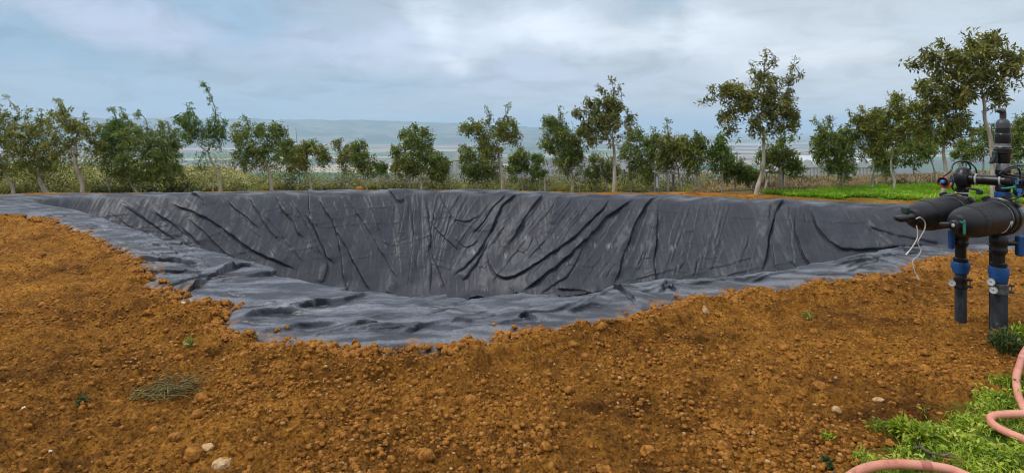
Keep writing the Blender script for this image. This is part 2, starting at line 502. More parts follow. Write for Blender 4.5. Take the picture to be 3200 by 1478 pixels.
def cast(xd, yd, dy=0.0):
    """where the sight line through a photo position meets the formed pit"""
    c = int(np.clip(np.searchsorted(ts, (xd - CX) / F), 1, nx - 2))
    ray = CAMH - (yd - HY) / F * Ys
    d = bz[:, c] + .02 - ray
    k = np.nonzero(d > 0)[0]
    k = k[0] if len(k) else ny - 1
    return np.array([X[k, c], Ys[k], bz[k, c]])

def fold(pts, a=.05, w=.06, side=1, lean=0.6, S=True, taper=.12, jit=0.0):
    """raise a fold along a line: rounded on one side, tucked under on the other"""
    if S: pts = [(x / 1.2422, y / 1.2422) for x, y in pts]
    Q = spline(pts, 6)
    P = np.array([cast(x, y) for x, y in Q])
    k = np.concatenate([[True], np.linalg.norm(np.diff(P, axis=0), axis=1) > .004])
    P = P[k]
    if len(P) < 2: return
    L = np.concatenate([[0], np.cumsum(np.linalg.norm(np.diff(P, axis=0), axis=1))]); tot = L[-1]
    w2 = w * 8.0
    tm = P[:, 0] / P[:, 1]
    c0, c1 = np.searchsorted(ts, [tm.min() - w2 / P[:, 1].min(), tm.max() + w2 / P[:, 1].min()])
    r0, r1 = np.searchsorted(Ys, [P[:, 1].min() - w2, P[:, 1].max() + w2])
    if c1 - c0 < 2 or r1 - r0 < 2: return
    B = Base[r0:r1, c0:c1]; Nn = N[r0:r1, c0:c1]
    best = np.full(B.shape[:2], 1e9); sgn = np.zeros(B.shape[:2]); along = np.zeros(B.shape[:2]); perp = np.zeros(B.shape)
    for i in range(len(P) - 1):
        e = P[i + 1] - P[i]; l2 = e @ e
        d = B - P[i]
        kk = np.clip((d @ e) / l2, 0, 1)
        q = d - kk[..., None] * e
        q = q - (q * Nn).sum(-1, keepdims=True) * Nn
        dd = (q * q).sum(-1)
        s = np.cross(np.broadcast_to(e, B.shape), Nn)
        m = dd < best
        best = np.where(m, dd, best)
        sn = np.sign((q * s).sum(-1))
        sgn = np.where(m, sn, sgn)
        along = np.where(m, (L[i] + kk * (L[i + 1] - L[i])) / tot, along)
        s = s / (np.linalg.norm(s, axis=-1, keepdims=True) + 1e-9)
        perp = np.where(m[..., None], s, perp)
    dist = np.sqrt(best) * sgn * side
    tp = np.clip(np.minimum(along, 1 - along) / taper, 0, 1); tp = tp * tp * (3 - 2 * tp)
    tp = tp * (.75 + .6 * noise(along * tot * 2.4 + c0, along * 0 + r0, 9))
    # steep on dist>0: a tucked groove runs beside the crest
    h = np.where(dist < 0, (.35 * np.exp(-(dist / (1.2 * w)) ** 2) + .65 * np.exp(-(dist / (3.0 * w)) ** 2)), np.exp(-(dist / (.38 * w)) ** 2))
    groove = -.40 * np.exp(-((dist - .75 * w) / (.34 * w)) ** 2)
    H[r0:r1, c0:c1] += a * tp * (h + groove)
    LAT[r0:r1, c0:c1] += perp * (side * lean * a * tp * np.exp(-((dist + .1 * w) / (.55 * w)) ** 2))[..., None]

def seam(pts, a=.012, w=.018):
    fold(pts, a, w, 1, .3, taper=.05)

wall = [  # the strong folds hanging down the far wall: points (3200 px photo), height, width, steep side
 ([(1268, 597), (1265, 667), (1252, 724), (1246, 755)], .05, .05, 1),
 ([(1303, 615), (1294, 689), (1298, 724), (1292, 790), (1279, 899)], .06, .055, 1),
 ([(1322, 606), (1335, 689), (1342, 746), (1335, 785), (1342, 825), (1340, 921)], .05, .05, -1),
 ([(1362, 597), (1357, 654), (1362, 698)], .05, .05, 1),
 ([(1368, 602), (1384, 641), (1414, 685)], .05, .05, -1),
 ([(1351, 696), (1384, 733), (1438, 783)], .05, .06, 1),
 ([(1340, 785), (1362, 838), (1388, 903)], .06, .06, -1),
 ([(1585, 606), (1532, 654), (1506, 694), (1471, 729)], .07, .08, -1),
 ([(1620, 602), (1571, 637), (1545, 681), (1523, 729), (1497, 772), (1458, 820), (1410, 860)], .11, .10, -1),
 ([(1523, 755), (1488, 812), (1440, 877)], .08, .08, -1),
 ([(1694, 606), (1654, 659), (1624, 702), (1585, 768)], .08, .09, -1),
 ([(1746, 611), (1731, 654), (1722, 707)], .06, .06, 1),
 ([(1917, 612), (1855, 672), (1781, 742), (1716, 790), (1646, 838), (1602, 860), (1558, 855), (1536, 816), (1534, 768)], .11, .10, -1),
 ([(1987, 617), (1899, 667), (1847, 720), (1781, 785), (1724, 833), (1663, 882), (1620, 921)], .12, .11, -1),
 ([(1850, 700), (1781, 842), (1729, 886), (1681, 921)], .05, .07, -1),
 ([(2062, 613), (2022, 628), (1994, 667), (1966, 720), (1944, 785), (1926, 833), (1913, 895)], .11, .10, -1),
 ([(2088, 613), (2060, 624), (2051, 667), (2044, 724), (2038, 798), (2038, 890)], .09, .07, -1),
 ([(2468, 630), (2433, 632), (2411, 676), (2394, 720), (2385, 785), (2376, 855)], .11, .09, -1),
 ([(2512, 635), (2497, 654), (2494, 724), (2507, 768), (2525, 807), (2547, 838)], .10, .09, 1),
 ([(2529, 637), (2547, 672), (2577, 729), (2617, 764), (2665, 772), (2800, 768), (2900, 765)], .10, .10, 1),
 ([(2442, 768), (2464, 807), (2507, 847)], .08, .09, 1),
 ([(2416, 755), (2420, 798), (2431, 847)], .05, .06, 1),
 ([(2700, 700), (2800, 735), (2950, 760)], .05, .08, 1),
 ([(594, 606), (627, 611), (649, 646)], .10, .09, 1),
 ([(526, 632), (609, 659), (684, 698), (745, 742), (806, 785), (871, 812), (937, 842)], .10, .10, 1),
 ([(560, 660), (640, 720), (700, 780), (760, 830)], .06, .10, 1),
 ([(655, 760), (680, 785), (700, 805)], .09, .08, 1),
 ([(460, 650), (560, 700), (640, 770)], .05, .12, 1),
 ([(380, 630), (470, 690), (560, 750)], .05, .12, 1),
 ([(700, 606), (735, 645), (790, 690), (830, 730)], .07, .08, 1),
 ([(780, 606), (806, 654), (850, 720), (880, 755)], .07, .07, 1),
 ([(863, 606), (885, 650), (920, 694), (946, 746)], .07, .06, 1),
 ([(906, 615), (959, 698), (994, 764), (1007, 807)], .05, .06, 1),
 ([(968, 594), (972, 646), (979, 683)], .08, .06, 1),
 ([(950, 659), (985, 702), (1016, 772), (1046, 829)], .10, .09, 1),
 ([(989, 615), (1024, 659), (1051, 707), (1068, 777), (1081, 899)], .08, .06, 1),
 ([(1055, 711), (1099, 794), (1169, 921)], .09, .07, 1),
 ([(1081, 606), (1120, 667), (1173, 750), (1217, 825), (1247, 882)], .05, .05, 1),
 ([(1217, 594), (1235, 610), (1256, 637)], .10, .08, 1),
 ([(1018, 820), (1012, 855), (1002, 886)], .06, .06, -1),
 ([(1243, 882), (1225, 900), (1208, 921)], .09, .07, 1),
 ([(1733, 899), (1800, 905), (1880, 912)], .08, .07, 1),
 ([(1414, 685), (1460, 690), (1500, 672)], .05, .06, 1),
 ([(1420, 740), (1460, 770), (1500, 745)], .04, .06, 1),
 ([(1690, 705), (1680, 750), (1700, 790)], .03, .06, 1),
]
for p, a, w, s in wall: fold(p, a * .74, w * .72, s, .95, taper=.14)
for p in ([(1534, 766), (1580, 772), (1685, 798), (1812, 812), (1921, 829), (2000, 838), (2080, 842), (2200, 862)],
          [(1922, 654), (2049, 661), (2250, 678), (2394, 685), (2490, 687), (2555, 694), (2643, 696), (2800, 694)],
          [(1003, 715), (1060, 708), (1129, 700)], [(1081, 816), (1182, 798)], [(1200, 760), (1240, 765), (1300, 752), (1350, 735)],
          [(1110, 655), (1180, 650), (1250, 645)], [(1725, 712), (1800, 722)], [(880, 660), (960, 690)], [(2140, 760), (2205, 765)], [(1200, 795), (1260, 790)],
          [(1130, 700), (1250, 697)], [(900, 790), (1000, 770)], [(1150, 740), (1230, 770)]):
    seam(p)

rng = random.Random(4)
def flow(x):      # direction in which the sheet hangs, as photo dx per dy
    return float(np.interp(x, [200, 600, 900, 1200, 1330, 1500, 1900, 2050, 2400, 2520, 2700], [1.5, 1.15, .75, .35, 0, -.8, -.75, -.3, -.25, .35, 1.2]))
for i in range(260):
    x = rng.uniform(330, 2860); yl = np.interp(x, [330, 700, 1300, 1700, 2100, 2900], [620, 606, 600, 610, 628, 650])
    top_ = rng.random() < .3
    y = yl + (rng.uniform(-6, 8) if top_ else rng.uniform(0, 190) * (1 if x < 2400 else .5))
    ln = rng.uniform(90, 280) * (1 if x < 2400 else .45) if top_ else rng.uniform(25, 130); pts = []
    for k in range(4):
        pts.append((x, y)); x += flow(x) * ln / 3 + rng.uniform(-6, 6); y += ln / 3
    fold(pts, rng.uniform(.006, .020), rng.uniform(.020, .045), rng.choice((-1, 1)) if pts[0][0] > 1150 else 1, .5)
for i in range(60):   # short slack creases across the hang
    x = rng.uniform(500, 2500); y = rng.uniform(640, 860); s = rng.choice((-.15, .1, .25)) - .3 * flow(x)
    ln = rng.uniform(20, 90)
    seam([(x, y), (x + ln * .5, y + s * ln * .5 + rng.uniform(-3, 3)), (x + ln, y + s * ln)], rng.uniform(.006, .014), rng.uniform(.015, .035))
for i in range(16):   # long fine fold marks left by the packed sheet, running down the slope
    x = rng.uniform(800, 2400); y = 610
    pts = []
    for k in range(5): pts.append((x, y)); x += flow(x) * 45 + rng.uniform(-4, 4); y += 50
    seam(pts, .012, .016)

nearf_ = [  # folds lying on the near bank
 ([(336, 790), (371, 777), (420, 771), (481, 768), (564, 766)], .09, .10, 1),
 ([(529, 930), (568, 916), (610, 893), (655, 864), (743, 842), (800, 835)], .09, .09, 1),
 ([(560, 938), (583, 925), (653, 890), (762, 864), (850, 855), (928, 877)], .13, .12, 1),
 ([(701, 947), (815, 943), (870, 935), (915, 925), (1003, 908), (1090, 906), (1116, 916)], .10, .10, 1),
 ([(893, 969), (980, 951), (1060, 940), (1120, 930), (1190, 932)], .06, .08, 1),
 ([(1120, 960), (1180, 945), (1230, 930), (1300, 925)], .05, .07, 1),
 ([(1150, 1005), (1200, 1000), (1287, 965), (1375, 934), (1436, 930)], .08, .09, 1),
 ([(1150, 1050), (1200, 1030), (1266, 1000), (1375, 956), (1471, 930), (1515, 930), (1532, 951), (1563, 978)], .12, .11, 1),
 ([(1560, 940), (1593, 928), (1628, 925), (1663, 951), (1703, 986), (1733, 1017)], .13, .12, 1),
 ([(1681, 943), (1768, 925), (1830, 915), (1882, 908), (1917, 925), (1978, 973)], .10, .11, 1),
 ([(1900, 912), (1935, 908), (1990, 945), (2010, 970)], .09, .10, 1),
 ([(2040, 930), (2075, 885), (2110, 900), (2140, 925)], .07, .09, 1),
 ([(2080, 885), (2180, 872), (2300, 855), (2380, 845)], .05, .09, 1),
 ([(2620, 815), (2700, 808), (2800, 830), (2860, 845)], .08, .10, 1),
 ([(2660, 830), (2740, 840), (2800, 850)], .06, .09, 1),
 ([(2750, 790), (2850, 785), (2980, 790)], .06, .10, 1),
 ([(720, 1005), (800, 985), (900, 975), (1000, 985)], .06, .08, 1),
 ([(780, 1040), (900, 1020), (1000, 1010), (1080, 1015)], .05, .08, 1),
 ([(1220, 1060), (1320, 1020), (1420, 1000), (1520, 1000)], .04, .09, 1),
 ([(1380, 1050), (1480, 1030), (1560, 1020)], .035, .08, -1),
 ([(1600, 1000), (1640, 985), (1700, 1010)], .05, .08, 1),
 ([(1760, 975), (1840, 955), (1900, 965)], .04, .09, 1),
 ([(300, 830), (400, 812), (520, 815), (640, 830)], .06, .09, 1),
 ([(360, 860), (460, 850), (600, 850), (700, 862)], .05, .07, 1),
 ([(470, 900), (560, 880), (650, 868)], .05, .08, 1),
]
for p, a, w, s in nearf_: fold(p, min(.10, a * .98) * (1 if p[0][0] < 1800 else .65), w * .6, s, .8, taper=.26)
for i in range(105):   # streaky tension folds across the left bank and smaller ones elsewhere
    q = rng.random()
    if q < .55:
        x = rng.uniform(20, 640); y = rng.uniform(np.interp(x, [0, 640], [640, 790]), np.interp(x, [0, 200, 640], [680, 735, 960]))
        ln = rng.uniform(110, 380); sl = rng.uniform(-.10, .14)
    else:
        x = rng.uniform(640, 2750); yb = np.interp(x, [640, 1150, 1700, 2100, 2750], [1040, 1085, 1020, 905, 850])
        y = yb - rng.uniform(5, 120) * np.interp(x, [640, 1700, 2100, 2750], [1, 1, .5, .5]); ln = rng.uniform(80, 300); sl = float(np.interp(x, [640, 1000, 1300, 1700, 2750], [.12, .0, -.15, -.22, -.14])) + rng.uniform(-.2, .14)
    fold([(x, y), (x + ln * .5, y + sl * ln * .5 + rng.uniform(-4, 4)), (x + ln, y + sl * ln)], rng.uniform(.008, .026), rng.uniform(.018, .042), rng.choice((1, 1, -1)), .7)

xr, yr = X, Yg
H += .030 * fbm(xr / .8, yr / .8, 2, 101) + apron * .012 * fbm(xr / .9, yr / .6, 2, 103)
H += .0035 * fbm(xr / .07, (yr - bz) / .07, 2, 105) + .006 * fbm(xr / .16 + yr, (yr - bz) / .3, 2, 106)
# the free edge dips under the heaped soil
tuck = sstep(.16, -.06, sdo + edge_noise(X, Yg))
V = Base + N * (H * (1 - .6 * tuck) + .02)[..., None] + LAT * (1 - tuck)[..., None]
V[..., 2] -= .09 * tuck * (sdl < 0)
keep = (sdo > -.10)
kf = keep[:-1, :-1] & keep[1:, :-1] & keep[:-1, 1:] & keep[1:, 1:]
idx = np.arange(ny * nx).reshape(ny, nx)
lf = np.stack([idx[:-1, :-1], idx[:-1, 1:], idx[1:, 1:], idx[1:, :-1]], -1)[kf]
used = np.zeros(ny * nx, dtype=bool); used[lf.ravel()] = True
remap = np.cumsum(used) - 1
e_n = edge_noise(X, Yg)
a_soil = sstep(.22, .02, sdo + e_n + .1 * fbm(X / .2, Yg / .2, 3, 111)) * apron
a_dust_sheen = np.clip(apron * (.28 + 1.25 * fbm(X / .6, Yg / .14, 4, 112)) + .10, 0, 1)  # dust on the bank, with its streaky sheen painted in as lighter colour
cx_, cy_ = on_ground(790, 780)[:2]
pale = np.exp(-(((X - cx_) / .55) ** 2 + ((Yg - cy_) / .22) ** 2)) + .7 * np.exp(-(((X + .55) / .5) ** 2 + ((Yg - 4.95) / .22) ** 2))
a_pale = pale * sstep(.0, .6, fbm(X / .20 + Yg, Yg / .05, 4, 113)) * apron * .35
for xs_, ys_ in ((1855, 762), (1905, 768), (1968, 774), (2105, 776), (1480, 790), (1580, 798), (1520, 905), (1640, 745)):
    c_ = cast(xs_ / 1.2422, ys_ / 1.2422)
    dd_ = ((X - c_[0]) / .075) ** 2 + ((Yg - c_[1]) / .04) ** 2
    a_pale = np.maximum(a_pale, .4 * np.exp(-dd_) * sstep(-.1, .25, fbm(X / .05, (Yg - bz) / .05, 3, 115)))
fl = lambda q: q.ravel()[used]
m_lin, nt, b = new_mat('liner_plastic')
co = coords(nt)
n1 = noi(nt, co, 2.2, 6, .65); n2 = noi(nt, co, 45, 5, .7); n3 = noi(nt, co, 9, 6, .7)
col = ramp(nt, n1, [(.3, (.015, .0165, .022)), (.5, (.022, .0245, .034)), (.7, (.034, .035, .046))])
col = mixc(nt, ramp(nt, n3, [(.55, 0.0), (.8, .22)]), col, (.12, .118, .125))
dust_sheen = math_(nt, 'MULTIPLY', attr(nt, 'dust_sheen'), ramp(nt, n2, [(.3, .25), (.7, 1.0)]))
col = mixc(nt, math_(nt, 'MULTIPLY', dust_sheen, .62), col, (.27, .285, .325))
spk = ramp(nt, noi(nt, co, 7, 9, .8), [(.69, 0.0), (.73, .8)])
col = mixc(nt, math_(nt, 'MULTIPLY', spk, .35), col, (.5, .5, .52))
col = mixc(nt, attr(nt, 'pale'), col, (.42, .44, .47))
sm = math_(nt, 'MULTIPLY', attr(nt, 'soil'), ramp(nt, noi(nt, co, 16, 6, .75), [(.42, 0.0), (.58, 1.0)]))
col = mixc(nt, math_(nt, 'MULTIPLY', sm, .8), col, (.30, .14, .035))
nt.links.new(col, b.inputs['Base Color'])
rgh = nd(nt, 'ShaderNodeMapRange', ins={'Value': n3, 'To Min': .38, 'To Max': .56}).outputs[0]
nt.links.new(math_(nt, 'SUBTRACT', rgh, math_(nt, 'MULTIPLY', attr(nt, 'bank'), .03)), b.inputs['Roughness'])
nt.links.new(math_(nt, 'ADD', .34, math_(nt, 'MULTIPLY', attr(nt, 'bank'), .08)), b.inputs['Specular IOR Level'])
def crinkle(s, k):
    wn_ = nd(nt, 'ShaderNodeTexNoise', ins={'Vector': co, 'Scale': s * .7, 'Detail': 3})
    sc_ = nd(nt, 'ShaderNodeVectorMath', operation='SCALE'); nt.links.new(wn_.outputs['Color'], sc_.inputs[0]); sc_.inputs['Scale'].default_value = .9 / s
    ad_ = nd(nt, 'ShaderNodeVectorMath', operation='ADD'); nt.links.new(co, ad_.inputs[0]); nt.links.new(sc_.outputs[0], ad_.inputs[1])
    v_ = nd(nt, 'ShaderNodeTexVoronoi', feature='DISTANCE_TO_EDGE', ins={'Vector': ad_.outputs[0], 'Scale': s, 'Randomness': 1.0})
    return math_(nt, 'MULTIPLY', math_(nt, 'MINIMUM', v_.outputs['Distance'], .22), k)
hgt_ = math_(nt, 'ADD', math_(nt, 'ADD', crinkle(2.6, 2.2), crinkle(7.0, 1.0)), math_(nt, 'ADD', math_(nt, 'MULTIPLY', n2, .10), math_(nt, 'MULTIPLY', noi(nt, co, 18, 4, .6), .16)))
bump(nt, b, hgt_, .22, .03)
me = np_mesh('pond_liner', V.reshape(-1, 3)[used], remap[lf], {'soil': fl(a_soil), 'dust_sheen': fl(a_dust_sheen), 'pale': fl(a_pale), 'bank': fl(apron)})
liner = link('pond_liner', me, m_lin)
tag(liner, 'huge dark grey plastic sheet wrinkled over the dug pond basin', 'pond liner')
LV = V
def liner_top(xd, yd):
    """world point of the liner seen at a photo position"""
    c = int(np.clip(np.searchsorted(ts, (xd - CX) / F), 1, nx - 2))
    ray = CAMH - (yd - HY) / F * Ys
    k = np.nonzero(V[:, c, 2] - ray > 0)[0]
    k = k[0] if len(k) else ny - 1
    return Vector(V[k, c])
# ---------------------------------------------------------------- trees
def leaf_mat(name, stops, trans=.38):
    m, nt, b = new_mat(name)
    col = ramp(nt, attr(nt, 'tone'), stops)
    nt.links.new(col, b.inputs['Base Color'])
    b.inputs['Roughness'].default_value = .55; b.inputs['Specular IOR Level'].default_value = .3
    tr = nd(nt, 'ShaderNodeBsdfTranslucent', ins={'Color': col})
    mx = nd(nt, 'ShaderNodeMixShader', ins={0: trans, 1: b.outputs[0], 2: tr.outputs[0]})
    nt.links.new(mx.outputs[0], nt.nodes['Material Output'].inputs[0])
    return m
GREEN = [(0, (.065, .098, .020)), (.4, (.16, .22, .040)), (.75, (.29, .34, .06)), (1, (.44, .45, .12))]
FRESH = [(0, (.055, .10, .018)), (.4, (.12, .21, .032)), (.75, (.20, .30, .048)), (1, (.33, .40, .09))]
OLIVE = [(0, (.078, .098, .020)), (.4, (.20, .23, .040)), (.75, (.34, .34, .06)), (1, (.46, .42, .12))]
BROWN = [(0, (.072, .090, .022)), (.4, (.19, .21, .044)), (.75, (.32, .30, .065)), (1, (.46, .36, .10))]
MIX = {'g': leaf_mat('leaves_dark_green', GREEN), 'f': leaf_mat('leaves_fresh_green', FRESH), 'o': leaf_mat('leaves_olive', OLIVE), 'b': leaf_mat('leaves_turning_brown', BROWN)}

def bark_mat(name, c0, c1):
    m, nt, b = new_mat(name)
    co = coords(nt)
    mp = nd(nt, 'ShaderNodeMapping', ins={'Vector': co, 'Scale': (1, 1, .3)})
    nt.links.new(ramp(nt, noi(nt, mp.outputs[0], 14, 7, .7), [(.3, c0), (.65, c1)]), b.inputs['Base Color'])
    b.inputs['Roughness'].default_value = .9; b.inputs['Specular IOR Level'].default_value = .2
    bump(nt, b, noi(nt, mp.outputs[0], 40, 5, .7), .5, .01)
    return m
M_BARK = bark_mat('pale_bark', (.20, .17, .12), (.48, .43, .34))
M_TWIG = bark_mat('dark_bark', (.06, .05, .035), (.19, .16, .115))

def leaves_mesh(name, P, D, size, rs_, tone):
    """leaflets: centres P, long axes D"""
    n = len(P)
    D = D / (np.linalg.norm(D, axis=1, keepdims=True) + 1e-9)
    up = rs_.normal(size=(n, 3)); up[:, 2] += 1.7
    S = np.cross(D, up); S /= (np.linalg.norm(S, axis=1, keepdims=True) + 1e-9)
    Nn = np.cross(S, D)
    L = size * rs_.uniform(.7, 1.35, n)[:, None]; Wd = L * rs_.uniform(.30, .44, n)[:, None]
    a = P; m1 = P + D * L * .5 + Nn * L * .06
    v = np.stack([a, m1 + S * Wd * .5 , P + D * L - Nn * L * .10, m1 - S * Wd * .5], 1).reshape(-1, 3)
    f = np.arange(4 * n).reshape(n, 4)
    return np_mesh(name, v, f, {'tone': np.repeat(tone, 4)})

def tree(name, label, base, Y, trunk, blobs, spikes=(), leaf='g', n=2600, size=.085, r0=.05, cat='tree', group=None, seed=0, limbs=18, base_z=None, sparse=.0, bark=None, hang=.35):
    """trunk/blobs/spikes are photo positions at depth Y: trunk [(x,y)..] upward from the base, blobs (x,y,rx,ry), spikes [(x,y)..] to the tip"""
    rs_ = np.random.RandomState(seed + 77); px = Y / F
    bx, by = base
    B = at(bx, by, Y)
    gz_ = float(ground_z([B.x], [B.y], False)[0]) if base_z is None else base_z
    tpts = [Vector((B.x, B.y, min(gz_, B.z) - .12)), Vector((B.x, B.y, B.z))]
    for i, (x, y) in enumerate(trunk):
        tpts.append(at(x, y, Y) + Vector((0, rs_.uniform(-.05, .05), 0)))
    root = thing(name, label, cat, (B.x, B.y, gz_), group)
    wood = MB(); twig = MB()
    S = spline([tuple(p) for p in tpts[1:]], 6)
    S = np.vstack([np.array(tpts[0])[None], S])
    k = len(S); rad = [r0 * (1.18 if i == 0 else 1.0) * (1 - .45 * i / (k - 1)) for i in range(k)]
    wood.tube(S, rad, 8)
    nodes = [S[i] for i in range(k) if i > k * .55]; nrad = [rad[i] for i in range(k) if i > k * .55]
    def connect(tgt, up=.18, rs0=.55, rmin=.0035, mesh=twig, seg=5, nn=5):
        A = np.array(nodes); d = A - tgt
        dist = np.linalg.norm(d, axis=1) + np.maximum(0, A[:, 2] - tgt[2]) * .9
        j = int(np.argmin(dist)); p0 = A[j]; L = np.linalg.norm(tgt - p0)
        mid = p0 * .5 + tgt * .5 + np.array([0, 0, -up * L * .5]) + rs_.normal(size=3) * L * .07
        q = spline([p0, mid, tgt], max(2, seg // 2))
        r_s = max(rmin, min(nrad[j] * rs0 + .001, .02 * L + .006)); m = len(q)
        rr = [r_s + (rmin - r_s) * i / (m - 1) for i in range(m)]
        mesh.tube(q, rr, nn, cap=False)
        for i in range(1, m): nodes.append(q[i]); nrad.append(rr[i])
        return q
    area = np.array([b[2] * b[3] for b in blobs], dtype=float); area /= area.sum()
    blobW = [(np.array(at(b[0], b[1], Y)), b[2] * px, b[3] * px) for b in blobs]
    dirs = []; cen = []
    for i in range(limbs):
        j = i if i < len(blobs) else rs_.choice(len(blobs), p=area)
        c, rx, ry = blobW[j]
        v = rs_.normal(size=3); v /= np.linalg.norm(v); v *= rs_.uniform(.1, .75)
        connect(c + v * np.array([rx, min(rx, ry * 1.4) * .9, ry]), nn=6, mesh=wood if i < 7 else twig, rs0=.7)
    for sp_ in spikes:
        pts = [np.array(at(x, y, Y)) + np.array([0, rs_.uniform(-.1, .1), 0]) for x, y in sp_]
        connect(pts[0], rs0=.7)
        q = spline(pts, 6); m = len(q)
        twig.tube(q, [.010 * (1 - .7 * i / (m - 1)) + .002 for i in range(m)], 5)
        ln = np.linalg.norm(np.diff(q, axis=0), axis=1).sum()
        for i in range(m): nodes.append(q[i]); nrad.append(.006)
        for c_ in range(int(ln / .055) + 2):
            kk = rs_.uniform(.05, 1); p = q[min(m - 1, int(kk * (m - 1)))]
            cen.append(p + rs_.normal(size=3) * .035); dirs.append(rs_.normal(size=3) + np.array([0, 0, .1]))
    nwand = int(limbs * 2.0)
    for i in range(nwand):            # upright leafy wands give the crown its brushy outline
        j = rs_.choice(len(blobs), p=area); c, rx, ry = blobW[j]
        v = rs_.normal(size=3); v[2] = abs(v[2]) * .9 + .15; v[0] -= .15; v /= np.linalg.norm(v)
        q = connect(c + v * np.array([rx, min(rx, ry * 1.4) * .9, ry]) * rs_.uniform(.8, 1.18), up=.22, seg=8, nn=4, rmin=.0025)
        ln = np.linalg.norm(np.diff(q, axis=0), axis=1).sum(); m = len(q)
        for k_ in range(int(ln / .045) + 2):
            u_ = rs_.uniform(.25, 1.0) * (m - 1); a_ = int(u_); f_ = u_ - a_
            p = q[a_] * (1 - f_) + q[min(a_ + 1, m - 1)] * f_
            cen.append(p + rs_.normal(size=3) * .035); dirs.append(rs_.normal(size=3) + (q[-1] - q[0]) / (ln + .01) * .8)
    ncl = max(20, int(n / 9 * .62))
    for i in range(ncl):
        j = rs_.choice(len(blobs), p=area); c, rx, ry = blobW[j]
        v = rs_.normal(size=3); v /= np.linalg.norm(v); v *= rs_.rand() ** .40 * rs_.uniform(.82, 1.18)
        p = c + v * np.array([rx, min(rx, ry * 1.4) * .9, ry])
        # leave ragged openings
        if noise(np.array([p[0] * 2.6 + seed]), np.array([p[2] * 2.6 + p[1] * 1.7]), 3)[0] > .30 - sparse: continue
        if i % 4 == 0: connect(p, up=.1, seg=3, nn=3, rmin=.0022)
        cen.append(p); dirs.append(v + rs_.normal(size=3) * .6)
    cen = np.array(cen); dirs = np.array(dirs)
    P = []; D = []; tone = []
    for c, d in zip(cen, dirs):
        d = d / (np.linalg.norm(d) + 1e-9); d[2] -= hang; d /= (np.linalg.norm(d) + 1e-9)
        m = rs_.randint(6, 11); tb = np.clip(rs_.normal(.42, .2), 0, 1)
        side = np.cross(d, rs_.normal(size=3)); side /= np.linalg.norm(side) + 1e-9
        for i in range(m):
            kq = (i // 2) / (m / 2)
            P.append(c + d * size * 2.1 * (kq - .4) + rs_.normal(size=3) * size * .18)
            D.append(d * .55 + side * (1 if i % 2 else -1) * .9 + rs_.normal(size=3) * .3 + np.array([0, 0, -hang * .6]))
            tone.append(np.clip(tb + rs_.normal() * .13, 0, 1))
    nw = len(wood.f); wood.add(twig.v, twig.f)
    tk = wood.build('trunk', bark or M_BARK, root, angle=0)
    tk.data.materials.append(M_TWIG)
    mi = np.zeros(len(tk.data.polygons), dtype=np.int32); mi[nw:] = 1
    tk.data.polygons.foreach_set('material_index', mi)
    link('crown', leaves_mesh('crown', np.array(P), np.array(D), size, rs_, np.array(tone)), MIX[leaf], root, smooth=False)
    return root

